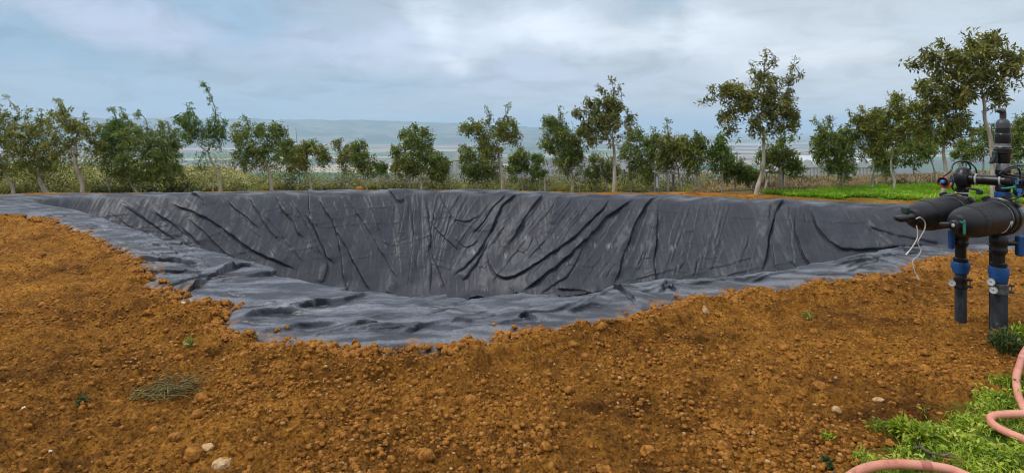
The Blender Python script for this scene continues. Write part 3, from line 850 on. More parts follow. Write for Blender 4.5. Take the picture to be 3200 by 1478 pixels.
G = 'young trees of the orchard behind the pond'
T_ = [
 # label, base, Y, trunk, blobs, spikes, leaf, n, r0, kw
 ('leaning tree cut by the left edge of the photo, olive crown and long top shoot', (34, 488), 17.2, [(28, 470), (12, 440), (2, 405)], [(-6, 400, 42, 60), (18, 345, 36, 50), (-20, 320, 40, 60), (22, 430, 44, 30), (-30, 420, 40, 34)], [[(22, 320), (45, 290), (25, 262), (4, 240)], [(0, 300), (-5, 270), (-20, 250)]], 'o', 3600, .055, {}),
 ('bushy tree with short thick trunk leaning left, second from the left edge', (117, 487), 17.0, [(106, 463), (99, 440), (92, 400)], [(75, 385, 46, 48), (92, 330, 42, 36), (62, 350, 40, 36), (110, 400, 38, 42), (95, 425, 46, 30)], [[(75, 330), (68, 295), (70, 278)], [(95, 320), (102, 290), (96, 275)]], 'o', 4200, .065, {}),
 ('olive tree with curved bare pale forked trunk on the left bank', (208, 485), 16.6, [(207, 460), (197, 430), (190, 400), (189, 375), (186, 350)], [(170, 330, 48, 38), (215, 335, 40, 34), (150, 300, 34, 28), (235, 365, 28, 24), (150, 370, 34, 26), (245, 400, 30, 30), (165, 400, 30, 26)], [[(165, 300), (160, 270), (148, 250), (133, 258)], [(172, 290), (180, 268)], [(205, 310), (218, 285)]], 'o', 3600, .06, {'limbs': 22}),
 ('bright green tree on a thin leaning trunk with a plume bending left', (277, 483), 17.4, [(273, 465), (268, 445), (272, 410)], [(285, 385, 40, 50), (305, 340, 36, 36), (285, 330, 26, 30)], [[(300, 320), (296, 292), (282, 272), (268, 282)], [(310, 320), (310, 290), (303, 270)], [(278, 335), (262, 318)]], 'f', 3600, .028, {}),
 ('dense dark green tree with the widest low crown on the left bank', (345, 484), 17.0, [(334, 470), (328, 452), (335, 420)], [(345, 405, 58, 52), (370, 360, 44, 40), (310, 420, 40, 40), (400, 415, 46, 46), (335, 350, 38, 40), (345, 440, 62, 24)], [[(345, 330), (325, 300), (310, 288)], [(375, 330), (362, 300), (352, 284), (346, 292)]], 'g', 5600, .045, {}),
 ('dark green tree with windswept top right of the widest crown', (433, 477), 17.6, [(430, 462), (428, 440), (420, 410)], [(425, 400, 38, 48), (405, 350, 34, 32), (435, 360, 26, 36), (430, 440, 36, 28)], [[(410, 335), (402, 310), (388, 298)], [(430, 345), (418, 318), (400, 305)]], 'g', 3600, .03, {}),
 ('open tree with two tall leafy plumes forking from a slim leaning trunk', (556, 482), 16.5, [(552, 460), (543, 430), (530, 400), (524, 385)], [(478, 320, 34, 36), (490, 345, 28, 22), (540, 350, 28, 34), (545, 318, 22, 26)], [[(485, 320), (490, 292), (478, 270), (462, 262)], [(462, 320), (448, 305), (436, 310)], [(540, 330), (545, 280), (530, 240), (515, 212), (500, 222)], [(555, 325), (562, 312)], [(508, 380), (500, 415), (508, 432)]], 'f', 2300, .045, {'limbs': 24}),
 ('round-crowned green tree on a pale curved trunk left of centre', (683, 481), 16.4, [(681, 455), (676, 430), (668, 408), (663, 385)], [(640, 355, 46, 42), (680, 345, 38, 36), (620, 395, 34, 38), (670, 395, 42, 36), (700, 330, 22, 20), (605, 330, 24, 22)], [[(625, 325), (622, 300), (608, 293)], [(655, 320), (662, 308)], [(700, 330), (716, 325), (720, 342)]], 'g', 5000, .06, {'limbs': 24}),
 ('small bushy tree close right of the round-crowned tree', (733, 478), 18.2, [(733, 460), (730, 440)], [(728, 410, 34, 42), (720, 375, 20, 24)], [[(725, 375), (728, 352)], [(738, 380), (745, 366)]], 'g', 1900, .025, {}),
 ('spreading sparse tree with slanted pale trunk left of the clay block', (783, 477), 17.0, [(778, 455), (772, 440), (768, 415)], [(760, 405, 34, 32), (790, 390, 36, 28), (775, 375, 28, 20), (815, 405, 18, 18), (745, 425, 24, 20)], [[(770, 375), (765, 360)], [(800, 380), (812, 368)]], 'o', 2500, .04, {'limbs': 26, 'sparse': .1}),
 ('thin twiggy tree behind the clay block with a detached tuft', (876, 474), 17.8, [(876, 455), (872, 430), (868, 405)], [(872, 410, 24, 30), (850, 365, 13, 16), (880, 380, 18, 16)], [[(862, 395), (850, 370), (842, 354)]], 'b', 1200, .02, {'sparse': .1}),
 ('slender tree with upright tufted top right of the clay block', (923, 474), 17.0, [(917, 458), (913, 440), (908, 415)], [(912, 410, 30, 32), (900, 378, 20, 22), (930, 425, 24, 24)], [[(898, 380), (893, 350)], [(915, 385), (918, 362), (908, 358)]], 'g', 2000, .025, {}),
 ('very small light green sapling in the gap left of the centre tree', (962, 472), 18.5, [(961, 455), (960, 440)], [(960, 432, 12, 20)], [], 'f', 420, .012, {}),
 ('bare twiggy grey shrub with hardly any leaves near the pond centre', (1028, 480), 16.8, [(1030, 462), (1027, 445)], [(1015, 430, 26, 30), (1035, 440, 18, 22)], [[(1010, 430), (990, 405)], [(1030, 430), (1042, 412)]], 'b', 260, .018, {'limbs': 40}),
 ('broad low-hanging green tree behind the middle of the pond', (1060, 480), 16.4, [(1060, 460), (1058, 440), (1056, 410)], [(1050, 395, 42, 44), (1090, 415, 36, 36), (1035, 350, 34, 30), (1060, 350, 30, 30), (1000, 385, 20, 24), (1105, 440, 26, 22)], [[(1045, 340), (1044, 318), (1036, 306)], [(1065, 345), (1078, 325)], [(1020, 350), (1010, 332)]], 'g', 5200, .035, {'limbs': 26}),
 ('small green tree with thin pale stem overlapped by the broad centre tree', (1109, 478), 16.8, [(1110, 462), (1108, 445)], [(1108, 425, 24, 30)], [], 'g', 1100, .022, {}),
 ('tall olive tree with bright straight trunk and two thin top shoots right of centre', (1265, 477), 16.0, [(1264, 455), (1261, 430), (1257, 405), (1254, 380)], [(1240, 355, 44, 42), (1210, 330, 34, 30), (1270, 330, 34, 32), (1175, 325, 24, 18), (1295, 345, 18, 28), (1225, 385, 32, 26)], [[(1228, 315), (1232, 290), (1222, 270)], [(1262, 310), (1275, 285), (1280, 256)], [(1195, 320), (1186, 298)], [(1285, 320), (1298, 304)]], 'o', 4200, .055, {'limbs': 28}),
 ('low dark green tree under the left side of the tall olive tree', (1203, 478), 16.8, [(1203, 462), (1202, 445)], [(1200, 425, 40, 36), (1175, 395, 24, 30), (1235, 430, 26, 30), (1190, 440, 36, 22)], [[(1180, 390), (1168, 370)]], 'g', 3400, .025, {}),
 ('bushy dark green tree with thin stem right of the tall olive tree', (1315, 475), 17.4, [(1314, 460), (1312, 440)], [(1308, 405, 26, 30), (1295, 430, 24, 28), (1325, 415, 14, 20)], [[(1310, 390), (1306, 374)]], 'g', 1900, .022, {}),
 ('thin pale green sapling left of the dense bush-shaped tree', (1357, 480), 17.2, [(1357, 460), (1356, 440)], [(1352, 440, 22, 24), (1350, 408, 14, 20)], [[(1350, 410), (1346, 390)]], 'f', 700, .015, {}),
 ('very dense dark green tree with crooked pale stem and single top tuft', (1439, 484), 15.8, [(1441, 462), (1440, 440), (1436, 415)], [(1420, 390, 46, 52), (1395, 330, 34, 32), (1430, 345, 36, 34), (1440, 410, 34, 40), (1375, 370, 18, 22), (1385, 310, 20, 20)], [[(1408, 310), (1410, 285), (1402, 264)], [(1385, 310), (1370, 304)]], 'g', 6800, .04, {'limbs': 22}),
 ('tall brownish tree with straight thick pale trunk and high bare tip', (1545, 481), 15.2, [(1546, 455), (1546, 420), (1546, 385), (1543, 365)], [(1545, 320, 42, 46), (1500, 320, 38, 36), (1470, 290, 26, 22), (1575, 310, 22, 28), (1520, 270, 30, 24), (1480, 345, 30, 36), (1545, 265, 24, 30)], [[(1545, 260), (1542, 225), (1537, 193)], [(1530, 255), (1515, 225), (1503, 212)], [(1490, 290), (1482, 262), (1472, 245)], [(1560, 270), (1565, 240), (1558, 215)], [(1465, 295), (1440, 278)], [(1575, 300), (1594, 288)]], 'b', 4600, .06, {'limbs': 34, 'size': .092, 'sparse': .05}),
 ('small tree with straight pale stem directly left of the tall brownish tree', (1526, 481), 16.4, [(1526, 462), (1524, 440), (1522, 420)], [(1515, 420, 32, 34), (1495, 440, 24, 26), (1540, 435, 20, 24)], [], 'g', 1700, .026, {'sparse': .1}),
 ('airy blue-green tree directly right of the tall brownish trunk', (1587, 478), 16.8, [(1587, 460), (1584, 440), (1582, 420)], [(1585, 400, 28, 40), (1600, 350, 20, 30), (1575, 440, 24, 22), (1610, 410, 20, 34)], [[(1605, 350), (1612, 330), (1606, 316)]], 'g', 2300, .026, {'sparse': .06}),
 ('slim tree with fresh green pointed tip left of the plank shelter', (1634, 482), 16.4, [(1634, 462), (1634, 440), (1636, 420)], [(1632, 400, 26, 46), (1645, 360, 18, 24), (1628, 440, 24, 26)], [[(1640, 360), (1648, 335), (1634, 318)], [(1645, 360), (1655, 345)]], 'g', 2400, .028, {}),
 ('tree with tall thin reddish top shoot right of the plank shelter', (1712, 489), 15.6, [(1713, 470), (1709, 450), (1706, 425)], [(1700, 390, 40, 44), (1680, 370, 26, 28), (1725, 370, 26, 28), (1670, 410, 22, 26)], [[(1682, 355), (1680, 325), (1676, 296)], [(1725, 355), (1720, 340)]], 'o', 3300, .036, {}),
 ('tree on forked pale stem with narrow upright tip between shelter and big tree', (1762, 490), 15.4, [(1757, 468), (1753, 448), (1752, 425)], [(1752, 395, 28, 40), (1740, 420, 22, 26), (1758, 360, 16, 26)], [[(1755, 360), (1752, 340), (1744, 324)]], 'g', 2200, .034, {}),
 ('bright green tree with flame-shaped crown left of the big brown tree', (1815, 493), 15.2, [(1817, 475), (1818, 455), (1818, 430)], [(1818, 405, 24, 46), (1812, 365, 14, 26), (1795, 400, 18, 30)], [[(1812, 365), (1812, 345), (1806, 333)], [(1795, 390), (1788, 352)]], 'f', 2200, .02, {}),
 ('low round dark tree on two thin stems left of the big brown tree', (1853, 491), 15.6, [(1852, 475), (1850, 455)], [(1845, 425, 26, 32), (1860, 440, 16, 24), (1830, 435, 16, 24)], [], 'g', 1700, .018, {}),
 ('tiny round tree between the low dark tree and the big crooked trunk', (1895, 490), 15.4, [(1895, 472), (1894, 460)], [(1890, 444, 22, 22)], [], 'g', 700, .018, {}),
 ('big brown-leaved tree with crooked pale trunk and three ragged tips', (1902, 493), 13.6, [(1908, 468), (1918, 440), (1919, 410), (1919, 375), (1921, 345)], [(1905, 285, 52, 54), (1855, 250, 44, 36), (1960, 270, 42, 50), (1930, 215, 40, 36), (1830, 300, 30, 22), (1925, 330, 42, 26), (1985, 320, 20, 40), (1840, 330, 22, 18), (1835, 225, 22, 24)], [[(1925, 210), (1924, 165), (1921, 126)], [(1915, 200), (1895, 175), (1888, 158)], [(1930, 180), (1942, 160), (1944, 145)], [(1975, 240), (1990, 190), (2005, 140)], [(1990, 210), (2010, 190), (2018, 178)], [(1850, 270), (1812, 250), (1795, 232), (1786, 218)], [(1805, 255), (1782, 250), (1770, 262)], [(1835, 240), (1832, 205)]], 'b', 6600, .06, {'limbs': 44, 'size': .088, 'sparse': .04}),
 ('tree with bent second trunk standing behind the big brown tree', (1964, 490), 14.4, [(1962, 465), (1961, 430), (1957, 395), (1950, 375)], [(1950, 395, 36, 30), (1985, 410, 30, 30), (2000, 425, 22, 26), (1930, 400, 30, 30), (1975, 365, 24, 24)], [[(2000, 420), (2020, 425)]], 'g', 3000, .05, {'limbs': 20}),
 ('dense green many-stemmed tree with two plumes leaning left, in the right half', (2119, 478), 14.8, [(2119, 462), (2118, 445), (2112, 420)], [(2105, 385, 46, 50), (2080, 355, 34, 34), (2130, 360, 34, 42), (2110, 425, 38, 32), (2060, 380, 22, 34)], [[(2075, 340), (2055, 310), (2042, 294)], [(2095, 335), (2090, 305), (2082, 290)], [(2075, 330), (2066, 300)], [(2135, 335), (2128, 312)]], 'g', 6000, .03, {'limbs': 24}),
 ('olive tree with slightly bent pale trunk right of the dense many-stemmed tree', (2194, 477), 14.6, [(2196, 455), (2195, 430), (2192, 405)], [(2190, 340, 36, 40), (2170, 310, 26, 28), (2205, 300, 26, 26), (2195, 385, 32, 30), (2215, 350, 20, 30)], [[(2180, 300), (2176, 272), (2165, 268)], [(2200, 290), (2206, 268)], [(2165, 300), (2145, 292), (2134, 280)]], 'o', 3900, .032, {'limbs': 24}),
 ('small dark tree with slim stem between two pale trunks at the field', (2234, 473), 15.8, [(2232, 455), (2230, 440)], [(2225, 415, 26, 32), (2245, 400, 20, 26)], [], 'g', 1500, .022, {}),
 ('olive tree with long S-shaped pale trunk at the edge of the green field', (2249, 477), 14.2, [(2250, 455), (2244, 430), (2243, 405), (2244, 380), (2243, 350)], [(2245, 320, 36, 40), (2262, 290, 30, 30), (2230, 350, 26, 28), (2280, 330, 28, 34), (2255, 260, 20, 22)], [[(2260, 270), (2258, 245)], [(2280, 290), (2290, 262), (2275, 248)], [(2240, 290), (2226, 272)]], 'o', 3900, .032, {'limbs': 30}),
 ('low forked tree with thin grey stem in dry grass right of the S-shaped trunk', (2302, 466), 16.0, [(2302, 450), (2301, 432), (2300, 415)], [(2300, 385, 38, 34), (2322, 375, 20, 24), (2280, 395, 20, 26)], [[(2301, 428), (2318, 412)]], 'g', 2300, .026, {'limbs': 22}),
 ('leaning slim tree behind the straight-trunked tree near the field', (2352, 466), 16.4, [(2350, 440), (2344, 410), (2338, 385)], [(2335, 370, 30, 30), (2320, 345, 26, 24)], [], 'g', 1600, .03, {}),
 ('straight-trunked dark olive tree rising from the green field behind the filters', (2372, 486), 13.2, [(2375, 460), (2377, 425), (2377, 390), (2376, 365)], [(2370, 310, 52, 46), (2330, 280, 40, 36), (2395, 270, 44, 40), (2350, 230, 40, 30), (2310, 320, 24, 24), (2420, 320, 30, 34), (2340, 340, 34, 24), (2390, 350, 28, 18)], [[(2340, 235), (2325, 215), (2318, 205)], [(2310, 300), (2285, 305), (2278, 312)], [(2410, 250), (2425, 225)]], 'o', 3800, .05, {'limbs': 34, 'size': .09}),
 ('tallest tree, large dark leaves over a bare pale trunk behind the black filters', (2497, 492), 12.4, [(2496, 440), (2492, 390), (2487, 345), (2480, 300), (2474, 270), (2470, 235)], [(2460, 205, 56, 44), (2400, 200, 46, 40), (2520, 200, 48, 44), (2450, 150, 52, 34), (2480, 115, 38, 26), (2360, 150, 34, 20), (2545, 160, 34, 36), (2420, 240, 36, 30), (2330, 165, 30, 12), (2505, 240, 30, 24)], [[(2450, 140), (2440, 105), (2446, 76)], [(2400, 150), (2378, 120), (2360, 98)], [(2340, 160), (2300, 165), (2276, 166)], [(2500, 120), (2520, 100)], [(2545, 150), (2572, 150)], [(2480, 285), (2505, 262), (2520, 240)], [(2515, 190), (2545, 190), (2556, 200)], [(2350, 150), (2330, 130), (2305, 132)], [(2480, 110), (2492, 95), (2470, 88)]], 'b', 3300, .05, {'limbs': 46, 'size': .105, 'sparse': .14}),
 ('small dark tree far behind the tallest tree, left of its bare trunk', (2470, 470), 18.5, [(2468, 450), (2474, 425), (2476, 400)], [(2472, 360, 28, 32), (2455, 385, 20, 24), (2485, 335, 20, 22)], [[(2470, 340), (2476, 316)]], 'g', 1800, .04, {}),
 ('small round green tree seen in the gap above the orange and blue valve', (2428, 468), 19.0, [(2428, 440), (2427, 420)], [(2427, 392, 26, 24), (2424, 370, 15, 18)], [[(2425, 372), (2422, 354)]], 'g', 1500, .025, {}),
 ('upright green tree cut by the right edge behind the air valve', (2562, 480), 15.5, [(2562, 450), (2562, 420)], [(2562, 360, 24, 46), (2575, 330, 24, 36), (2556, 400, 20, 26)], [[(2565, 330), (2558, 305), (2562, 292)], [(2580, 300), (2577, 275)]], 'g', 3000, .03, {}),
]
for i, (lab, base, Y, tr, bl, sp_, lf_, n, r0, kw) in enumerate(T_):
    tree('orchard_tree', lab, base, Y, tr, bl, sp_, lf_, int(n * (2.2 if i < 6 else 1.9 if lf_ in 'gof' else 1.4)), kw.pop('size', .078), r0, group=G, seed=i * 13, **kw)

# ---------------------------------------------------------------- undergrowth: a mass of low brush nobody could count
def foliage_mass(name, pts_fn, n, size, mat, seed, lean=.5):
    rs_ = np.random.RandomState(seed)
    P, tone, sz = pts_fn(rs_, n)
    D = rs_.normal(size=P.shape); D[:, 2] += lean
    o = link(name, leaves_mesh(name, P, D, size, rs_, tone), mat, smooth=False)
    return tag(o, kind='stuff')

def brush(rs_, n):
    out = []; tn = []
    while sum(len(o) for o in out) < n:
        t = rs_.uniform(-1.05, .50, 60000); Y = 17.4 + 9 * rs_.rand(60000) ** 1.6
        x = t * Y
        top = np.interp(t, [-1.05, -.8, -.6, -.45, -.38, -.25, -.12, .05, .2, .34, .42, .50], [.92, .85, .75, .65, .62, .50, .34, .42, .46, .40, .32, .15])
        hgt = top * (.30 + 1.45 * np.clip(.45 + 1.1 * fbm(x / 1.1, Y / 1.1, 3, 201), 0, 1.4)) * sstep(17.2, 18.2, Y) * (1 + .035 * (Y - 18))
        k = rs_.rand(60000) ** .6
        gap = fbm(x / .7, Y / .7 + k, 2, 203) > .35
        m = (~gap) & (hgt > .08)
        z = far_z(x, Y) + hgt * k + rs_.normal(size=60000) * .03
        out.append(np.stack([x, Y, z], 1)[m])
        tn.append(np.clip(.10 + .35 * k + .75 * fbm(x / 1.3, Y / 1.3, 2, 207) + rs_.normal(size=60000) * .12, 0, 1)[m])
    return np.vstack(out)[:n], np.concatenate(tn)[:n], None
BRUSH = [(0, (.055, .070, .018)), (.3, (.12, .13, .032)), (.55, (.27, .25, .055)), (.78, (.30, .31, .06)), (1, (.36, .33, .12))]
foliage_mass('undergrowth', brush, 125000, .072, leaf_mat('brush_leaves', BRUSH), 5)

def dry(rs_, n):
    t = rs_.uniform(.31, 1.05, n); Y = np.maximum(np.where(t < .42, 16.5, field_end(t) + .1), 0) + 17 * rs_.rand(n) ** 1.3
    x = t * Y; z = far_z(x, Y) + rs_.rand(n) ** 1.3 * (.19 * np.clip(.4 + 1.2 * fbm(x / .8, Y / .8, 3, 211), .03, 1.4) * np.interp(t, [.27, .40, .5, .6, .8], [1.5, 1.5, 1.0, .8, .7]))
    tone = np.clip(.5 + .55 * fbm(x / 2, Y / 2, 2, 213) + rs_.normal(size=n) * .15, 0, 1)
    return np.stack([x, Y, z], 1), tone, None
DRY = [(0, (.10, .085, .045)), (.35, (.22, .175, .09)), (.7, (.40, .30, .16)), (1, (.50, .38, .19))]
foliage_mass('dry_grass', dry, 60000, .09, leaf_mat('dry_stalks', DRY), 6, 2.5)

def green_field(rs_, n):
    out = []
    while sum(len(o) for o in out) < n:
        t = rs_.uniform(.40, 1.05, 40000); Y = rs_.uniform(11.6, 18.5, 40000)
        x = t * Y
        m = (Y - field_y(t) + .5 * fbm(x / .8, Y / .8, 3, 82) > .1) & (Y < field_end(t) - .8 * noise(x, Y, 83) + .2) & (noise(x / .5, Y / .5, 215) > -.45)
        x, Y = x[m], Y[m]
        z = ground_z(x, Y, False) + rs_.rand(len(x)) * .042 * (1 + .5 * noise(x / .9, Y / .9, 216))
        out.append(np.stack([x, Y, z], 1))
    P = np.vstack(out)[:n]
    tone = np.clip(.5 + .45 * fbm(P[:, 0] / .8, P[:, 1] / .8, 3, 217) + rs_.normal(size=n) * .15, 0, 1)
    return P, tone, None
GF = [(0, (.12, .24, .012)), (.4, (.22, .42, .018)), (.75, (.34, .56, .03)), (1, (.54, .58, .12))]
foliage_mass('field_grass', green_field, 70000, .075, leaf_mat('field_blades', GF), 7, 1.2)
# ---------------------------------------------------------------- filter station
M_BLK = simple('black_plastic', (.007, .007, .008), .34, var=.3, spec=.4, col2=(.014, .014, .016))
M_FIL = simple('filter_housing', (.008, .008, .0095), .46, var=.2, scale=5, bmp=.08, col2=(.014, .014, .016), spec=.28)
M_SLOT = simple('slot_black', (.003, .003, .003), .7)
M_WEATH = bark_mat('weathered_pipe', (.010, .011, .013), (.062, .066, .074))
M_BLUE = simple('blue_plastic', (.008, .062, .22), .45, var=.3, spec=.35, col2=(.014, .095, .30))
M_LBLUE = simple('light_blue_plastic', (.03, .20, .50), .4)
M_TEAL = simple('green_plastic', (.010, .17, .11), .4)
M_DTEAL = simple('dark_green_plastic', (.012, .035, .03), .45)
M_WHITE = simple('white_label', (.62, .64, .66), .5, var=.08)
M_GREY = simple('grey_ring', (.33, .33, .33), .5)
M_CLEAR = simple('clear_wrap', (.13, .135, .145), .25, var=.6, scale=30)
M_YEL = simple('yellow_tape', (.65, .36, .01), .5, var=.1)
M_RED = simple('red_plastic', (.28, .035, .03), .45)
M_ORG = simple('orange_plastic', (.50, .20, .10), .45)
M_STEEL = simple('steel', (.45, .45, .46), .3, 1.0, .15)
M_DIAL = simple('dial_face', (.52, .52, .50), .35, var=.05)
M_CLAMP = simple('grey_clamp', (.07, .074, .08), .4, var=.3)
M_CORD = simple('white_cord', (.50, .47, .43), .6, var=.15)
M_DOME = simple('dark_grey_cap', (.045, .046, .054), .42, var=.15)

st = thing('filter_station', 'twin black disc filter unit on two upright pipes with blue nuts and gauges', 'filter station', (3.84, 4.6, 0))
ax = Vector((.866, .5, 0)).normalized(); perp = Vector((-ax.y, ax.x, 0)); up = Vector((0, 0, 1))
Z0 = .897
def part(name, mb, mat, parent=None, **k): return mb.build(name, mat, parent or st, **k)

def filter_unit(tip, label_rot, yellow):
    tip = Vector(tip)
    body = MB().lathe(tip, ax, [(.30, .122), (.31, .1250), (.48, .1265), (.665, .128), (.67, .118)], 48, cap=False).build('filter_body', M_FIL, st)
    dome = MB().lathe(tip, ax, [(.062, .012), (.062, .052), (.075, .068), (.10, .085), (.14, .1005), (.18, .1095), (.222, .1155), (.272, .1200), (.298, .1220), (.306, .1220), (.306, .10)], 48)
    dm = dome.build('filter_cap', M_FIL, st)
    sl = MB()
    for k in range(26):                                   # raised black pads: shade of the cap's vent openings put into colour
        th = 2 * math.pi * k / 26
        s0, s1, r0, r1 = .222, .264, .1155, .1193
        vs = []
        for s, r in ((s0, r0), (s1, r1)):
            for dth in (-.075, 0, .075):
                p = tip + ax * s + (perp * math.cos(th + dth) + up * math.sin(th + dth)) * (r + .0022)
                vs.append(p)
        for s, r in ((s0, r0), (s1, r1)):
            for dth in (-.075, 0, .075):
                vs.append(tip + ax * s + (perp * math.cos(th + dth) + up * math.sin(th + dth)) * (r - .006))
        sl.add(vs, [(0, 3, 4, 1), (1, 4, 5, 2), (0, 1, 7, 6), (1, 2, 8, 7), (3, 9, 10, 4), (4, 10, 11, 5), (0, 6, 9, 3), (2, 5, 11, 8)])
    part('vent_shade_pads', sl, M_SLOT, dm)
    ring = MB().lathe(tip, ax, [(.665, .118), (.668, .137), (.69, .146), (.705, .143), (.712, .136), (.722, .136), (.73, .150), (.765, .152), (.775, .146), (.80, .128), (.84, .118), (.87, .10), (.90, .085)], 48)
    cl = part('clamp_ring', ring, M_BLK)
    for th in (-.55, 1.0, 2.4):                           # clamp lugs
        c = tip + ax * .748 + (perp * math.cos(th) + up * math.sin(th)) * .158
        M = Matrix((ax, perp * -math.sin(th) + up * math.cos(th), perp * math.cos(th) + up * math.sin(th))).transposed()
        part('clamp_lug', MB().box(c, (.06, .045, .03), M=M, bevel=.006), M_BLK, cl)
    # thin bright edge and the paper label near the clamp
    part('edge_band', MB().lathe(tip, ax, [(.640, .1282), (.640, .1302), (.652, .1304), (.652, .1282)], 48, cap=False), M_CLEAR)
    def patch(s0, s1, a0, a1, r, mat, name, parent):
        m = MB(); n = 12; vs = []
        for s in (s0, s1):
            for i in range(n + 1):
                th = a0 + (a1 - a0) * i / n
                vs.append(tip + ax * s + (perp * math.cos(th) + up * math.sin(th)) * r)
        k = len(vs)
        vs += [tip + ax * s + (perp * math.cos(a0 + (a1 - a0) * i / n) + up * math.sin(a0 + (a1 - a0) * i / n)) * (r - .002) for s in (s0, s1) for i in range(n + 1)]
        fs = [(i, i + 1, n + 2 + i, n + 1 + i) for i in range(n)]
        fs += [(i, k + i, k + i + 1, i + 1) for i in range(n)] + [(n + 1 + i, n + 2 + i, k + n + 2 + i, k + n + 1 + i) for i in range(n)]
        m.add(vs, fs)
        return m.build(name, mat, parent)
    la = label_rot
    lb = patch(.585, .630, la, la + .95, .1302, M_WHITE, 'paper_label', body)
    for k in range(3): patch(.597 + .010 * k, .602 + .010 * k, la + .12 + .1 * k, la + .60 + .05 * k, .1318, M_SLOT, 'label_print', lb)
    if yellow: patch(.700, .718, 1.0, 2.0, .1475, M_YEL, 'yellow_strip', cl)
    return tip

RT = filter_unit((3.22, 4.20, Z0), 3.15 + .05, False)
LT = filter_unit((3.10, 4.50, Z0), 3.15 + .35, True)

MB.vs = .78
# drain valves on the filter caps
def M_axis(): return Matrix((ax, perp, up)).transposed()
rv = part('drain_valve', MB().lathe(RT + ax * .0 - perp * .012, ax, [(-.045, .030), (-.042, .034), (.02, .034), (.03, .028), (.07, .028)], 20).lathe(RT + ax * .015 - up * .055, up, [(0, .024), (.06, .026)], 16), M_BLK)
part('valve_handle', MB().box(RT - ax * .048 + Vector((-.035, .0, .004)), (.085, .035, .030), rz=.2, bevel=.010), M_BLK, rv)
part('valve_bore', MB().lathe(RT - ax * .050 - perp * .016, ax, [(-.004, .009), (-.002, .013), (.004, .013)], 16), M_GREY, rv)
part('green_lever', MB().box(RT + ax * .01 - perp * .062 - up * .015, (.016, .014, .105), M=M_axis(), bevel=.004).box(RT + ax * .01 - perp * .047 + up * .02, (.014, .03, .016), M=M_axis(), bevel=.004), M_TEAL, rv)
lv = part('drain_valve', MB().lathe(LT + ax * .0, ax, [(-.07, .020), (-.06, .028), (-.01, .026), (.03, .036), (.07, .030)], 20), M_BLK)
part('valve_handle', MB().tube([LT - ax * .04 + up * .002, LT - ax * .06 + Vector((-.04, 0, -.004)), LT - ax * .06 + Vector((-.08, 0, .004))], [.030, .025, .014], 12), M_BLK, lv)
part('green_lever', MB().box(LT + ax * .02 + perp * .035 + up * .055, (.035, .05, .055), M=M_axis(), bevel=.008), M_DTEAL, lv)

# upright pipes under the filters
def upright(x, y, base, pipe_r, r, zs, handle_x, slant=False):
    o = Vector((x, y, 0))
    zc_t, zc_b, zn_t, zn_b, zk_t, zk_b, zv_t, zv_b = zs    # clamp, nut, collar, valve (top, bottom)
    L = MB()
    n = 24; pipe_r *= .78; rr = pipe_r
    top = [(o + Vector((math.cos(t) * rr, math.sin(t) * rr, zn_b + .02))) for t in [2 * math.pi * k / n for k in range(n)]]
    bot = [(o + Vector((math.cos(t) * rr * 1.01, math.sin(t) * rr * 1.01, base - .12))) for t in [2 * math.pi * k / n for k in range(n)]]
    mid = [(p.lerp(q, .5)) for p, q in zip(top, bot)]
    L.add(top + mid + bot, [(i, n + i, n + (i + 1) % n, (i + 1) % n) for i in range(n)] + [(n + i, 2 * n + i, 2 * n + (i + 1) % n, n + (i + 1) % n) for i in range(n)] + [tuple(range(n))])
    part('lower_pipe', L, M_WEATH)
    nut = MB().lathe(o + up * zn_b, up, [(0, r * .80), (.012, r * .86), ((zn_t - zn_b) * .55, r * 1.0), ((zn_t - zn_b) * .93, r * 1.0), (zn_t - zn_b, r * .93)], 48, ribs=16, ribd=.035)
    part('blue_nut', nut, M_BLUE)
    part('collar', MB().lathe(o + up * zn_t, up, [(0, r * .80), (.006, r * .82), (zk_t - zn_t - .006, r * .82), (zk_t - zn_t, r * .72)], 32), M_BLK)
    part('neck', MB().lathe(o + up * zk_t, up, [(-.01, r * .60), (zv_b - zk_t + .03, r * .62)], 32, cap=False), M_BLK)
    v = part('ball_valve', MB().lathe(o + up * zv_b, up, [(0, r * .62), (.02, r * .80), (.03, r * .86), (.05, r * .86), (.055, r * .82), ((zv_t - zv_b) * .55, r * .84), ((zv_t - zv_b) * .60, r * .90), ((zv_t - zv_b) * .9, r * .90), (zv_t - zv_b, r * .78), (zv_t - zv_b + .06, r * .70), (Z0 - zv_b - .06, r * .70)], 36), M_BLK)
    s = 1 if handle_x > 0 else -1
    hz = (zv_t + zv_b) / 2
    part('valve_stem', MB().lathe(o + Vector((s * r * .55, -.01, hz + .02)), (s, 0, 0), [(0, .024), (abs(handle_x) - r * .55, .022)], 16), M_BLK, v)
    part('blue_handle', MB().box(o + Vector((handle_x, -.015, hz)), (.030 if s < 0 else .055, .045, .165), bevel=.012), M_BLUE, v)
    cz = (zc_t + zc_b) / 2; h = zc_t - zc_b
    cr = pipe_r / .78
    M_CL = M_CLAMP if pipe_r > .05 else M_BLK
    c = part('pipe_clamp', MB().lathe(o + up * zc_b, up, [(0, cr * 1.02), (.004, cr * 1.14), (h * .25, cr * 1.16), (h * .35, cr * 1.10), (h * .65, cr * 1.10), (h * .75, cr * 1.16), (h - .004, cr * 1.14), (h, cr * 1.02)], 32), M_CL)
    for dz in (-h * .30, h * .30):
        part('clamp_ear', MB().box(o + Vector((cr * 1.04, -.02, cz + dz)), (.04, .04, .014), bevel=.004), M_WEATH, c)
    for dz in (-1, 1): part('clamp_bolt', MB().lathe(o + Vector((cr * 1.06, -.03, cz)), up, [(-h * .42, .006), (h * .42, .006)], 8), M_STEEL, c); break
    return o
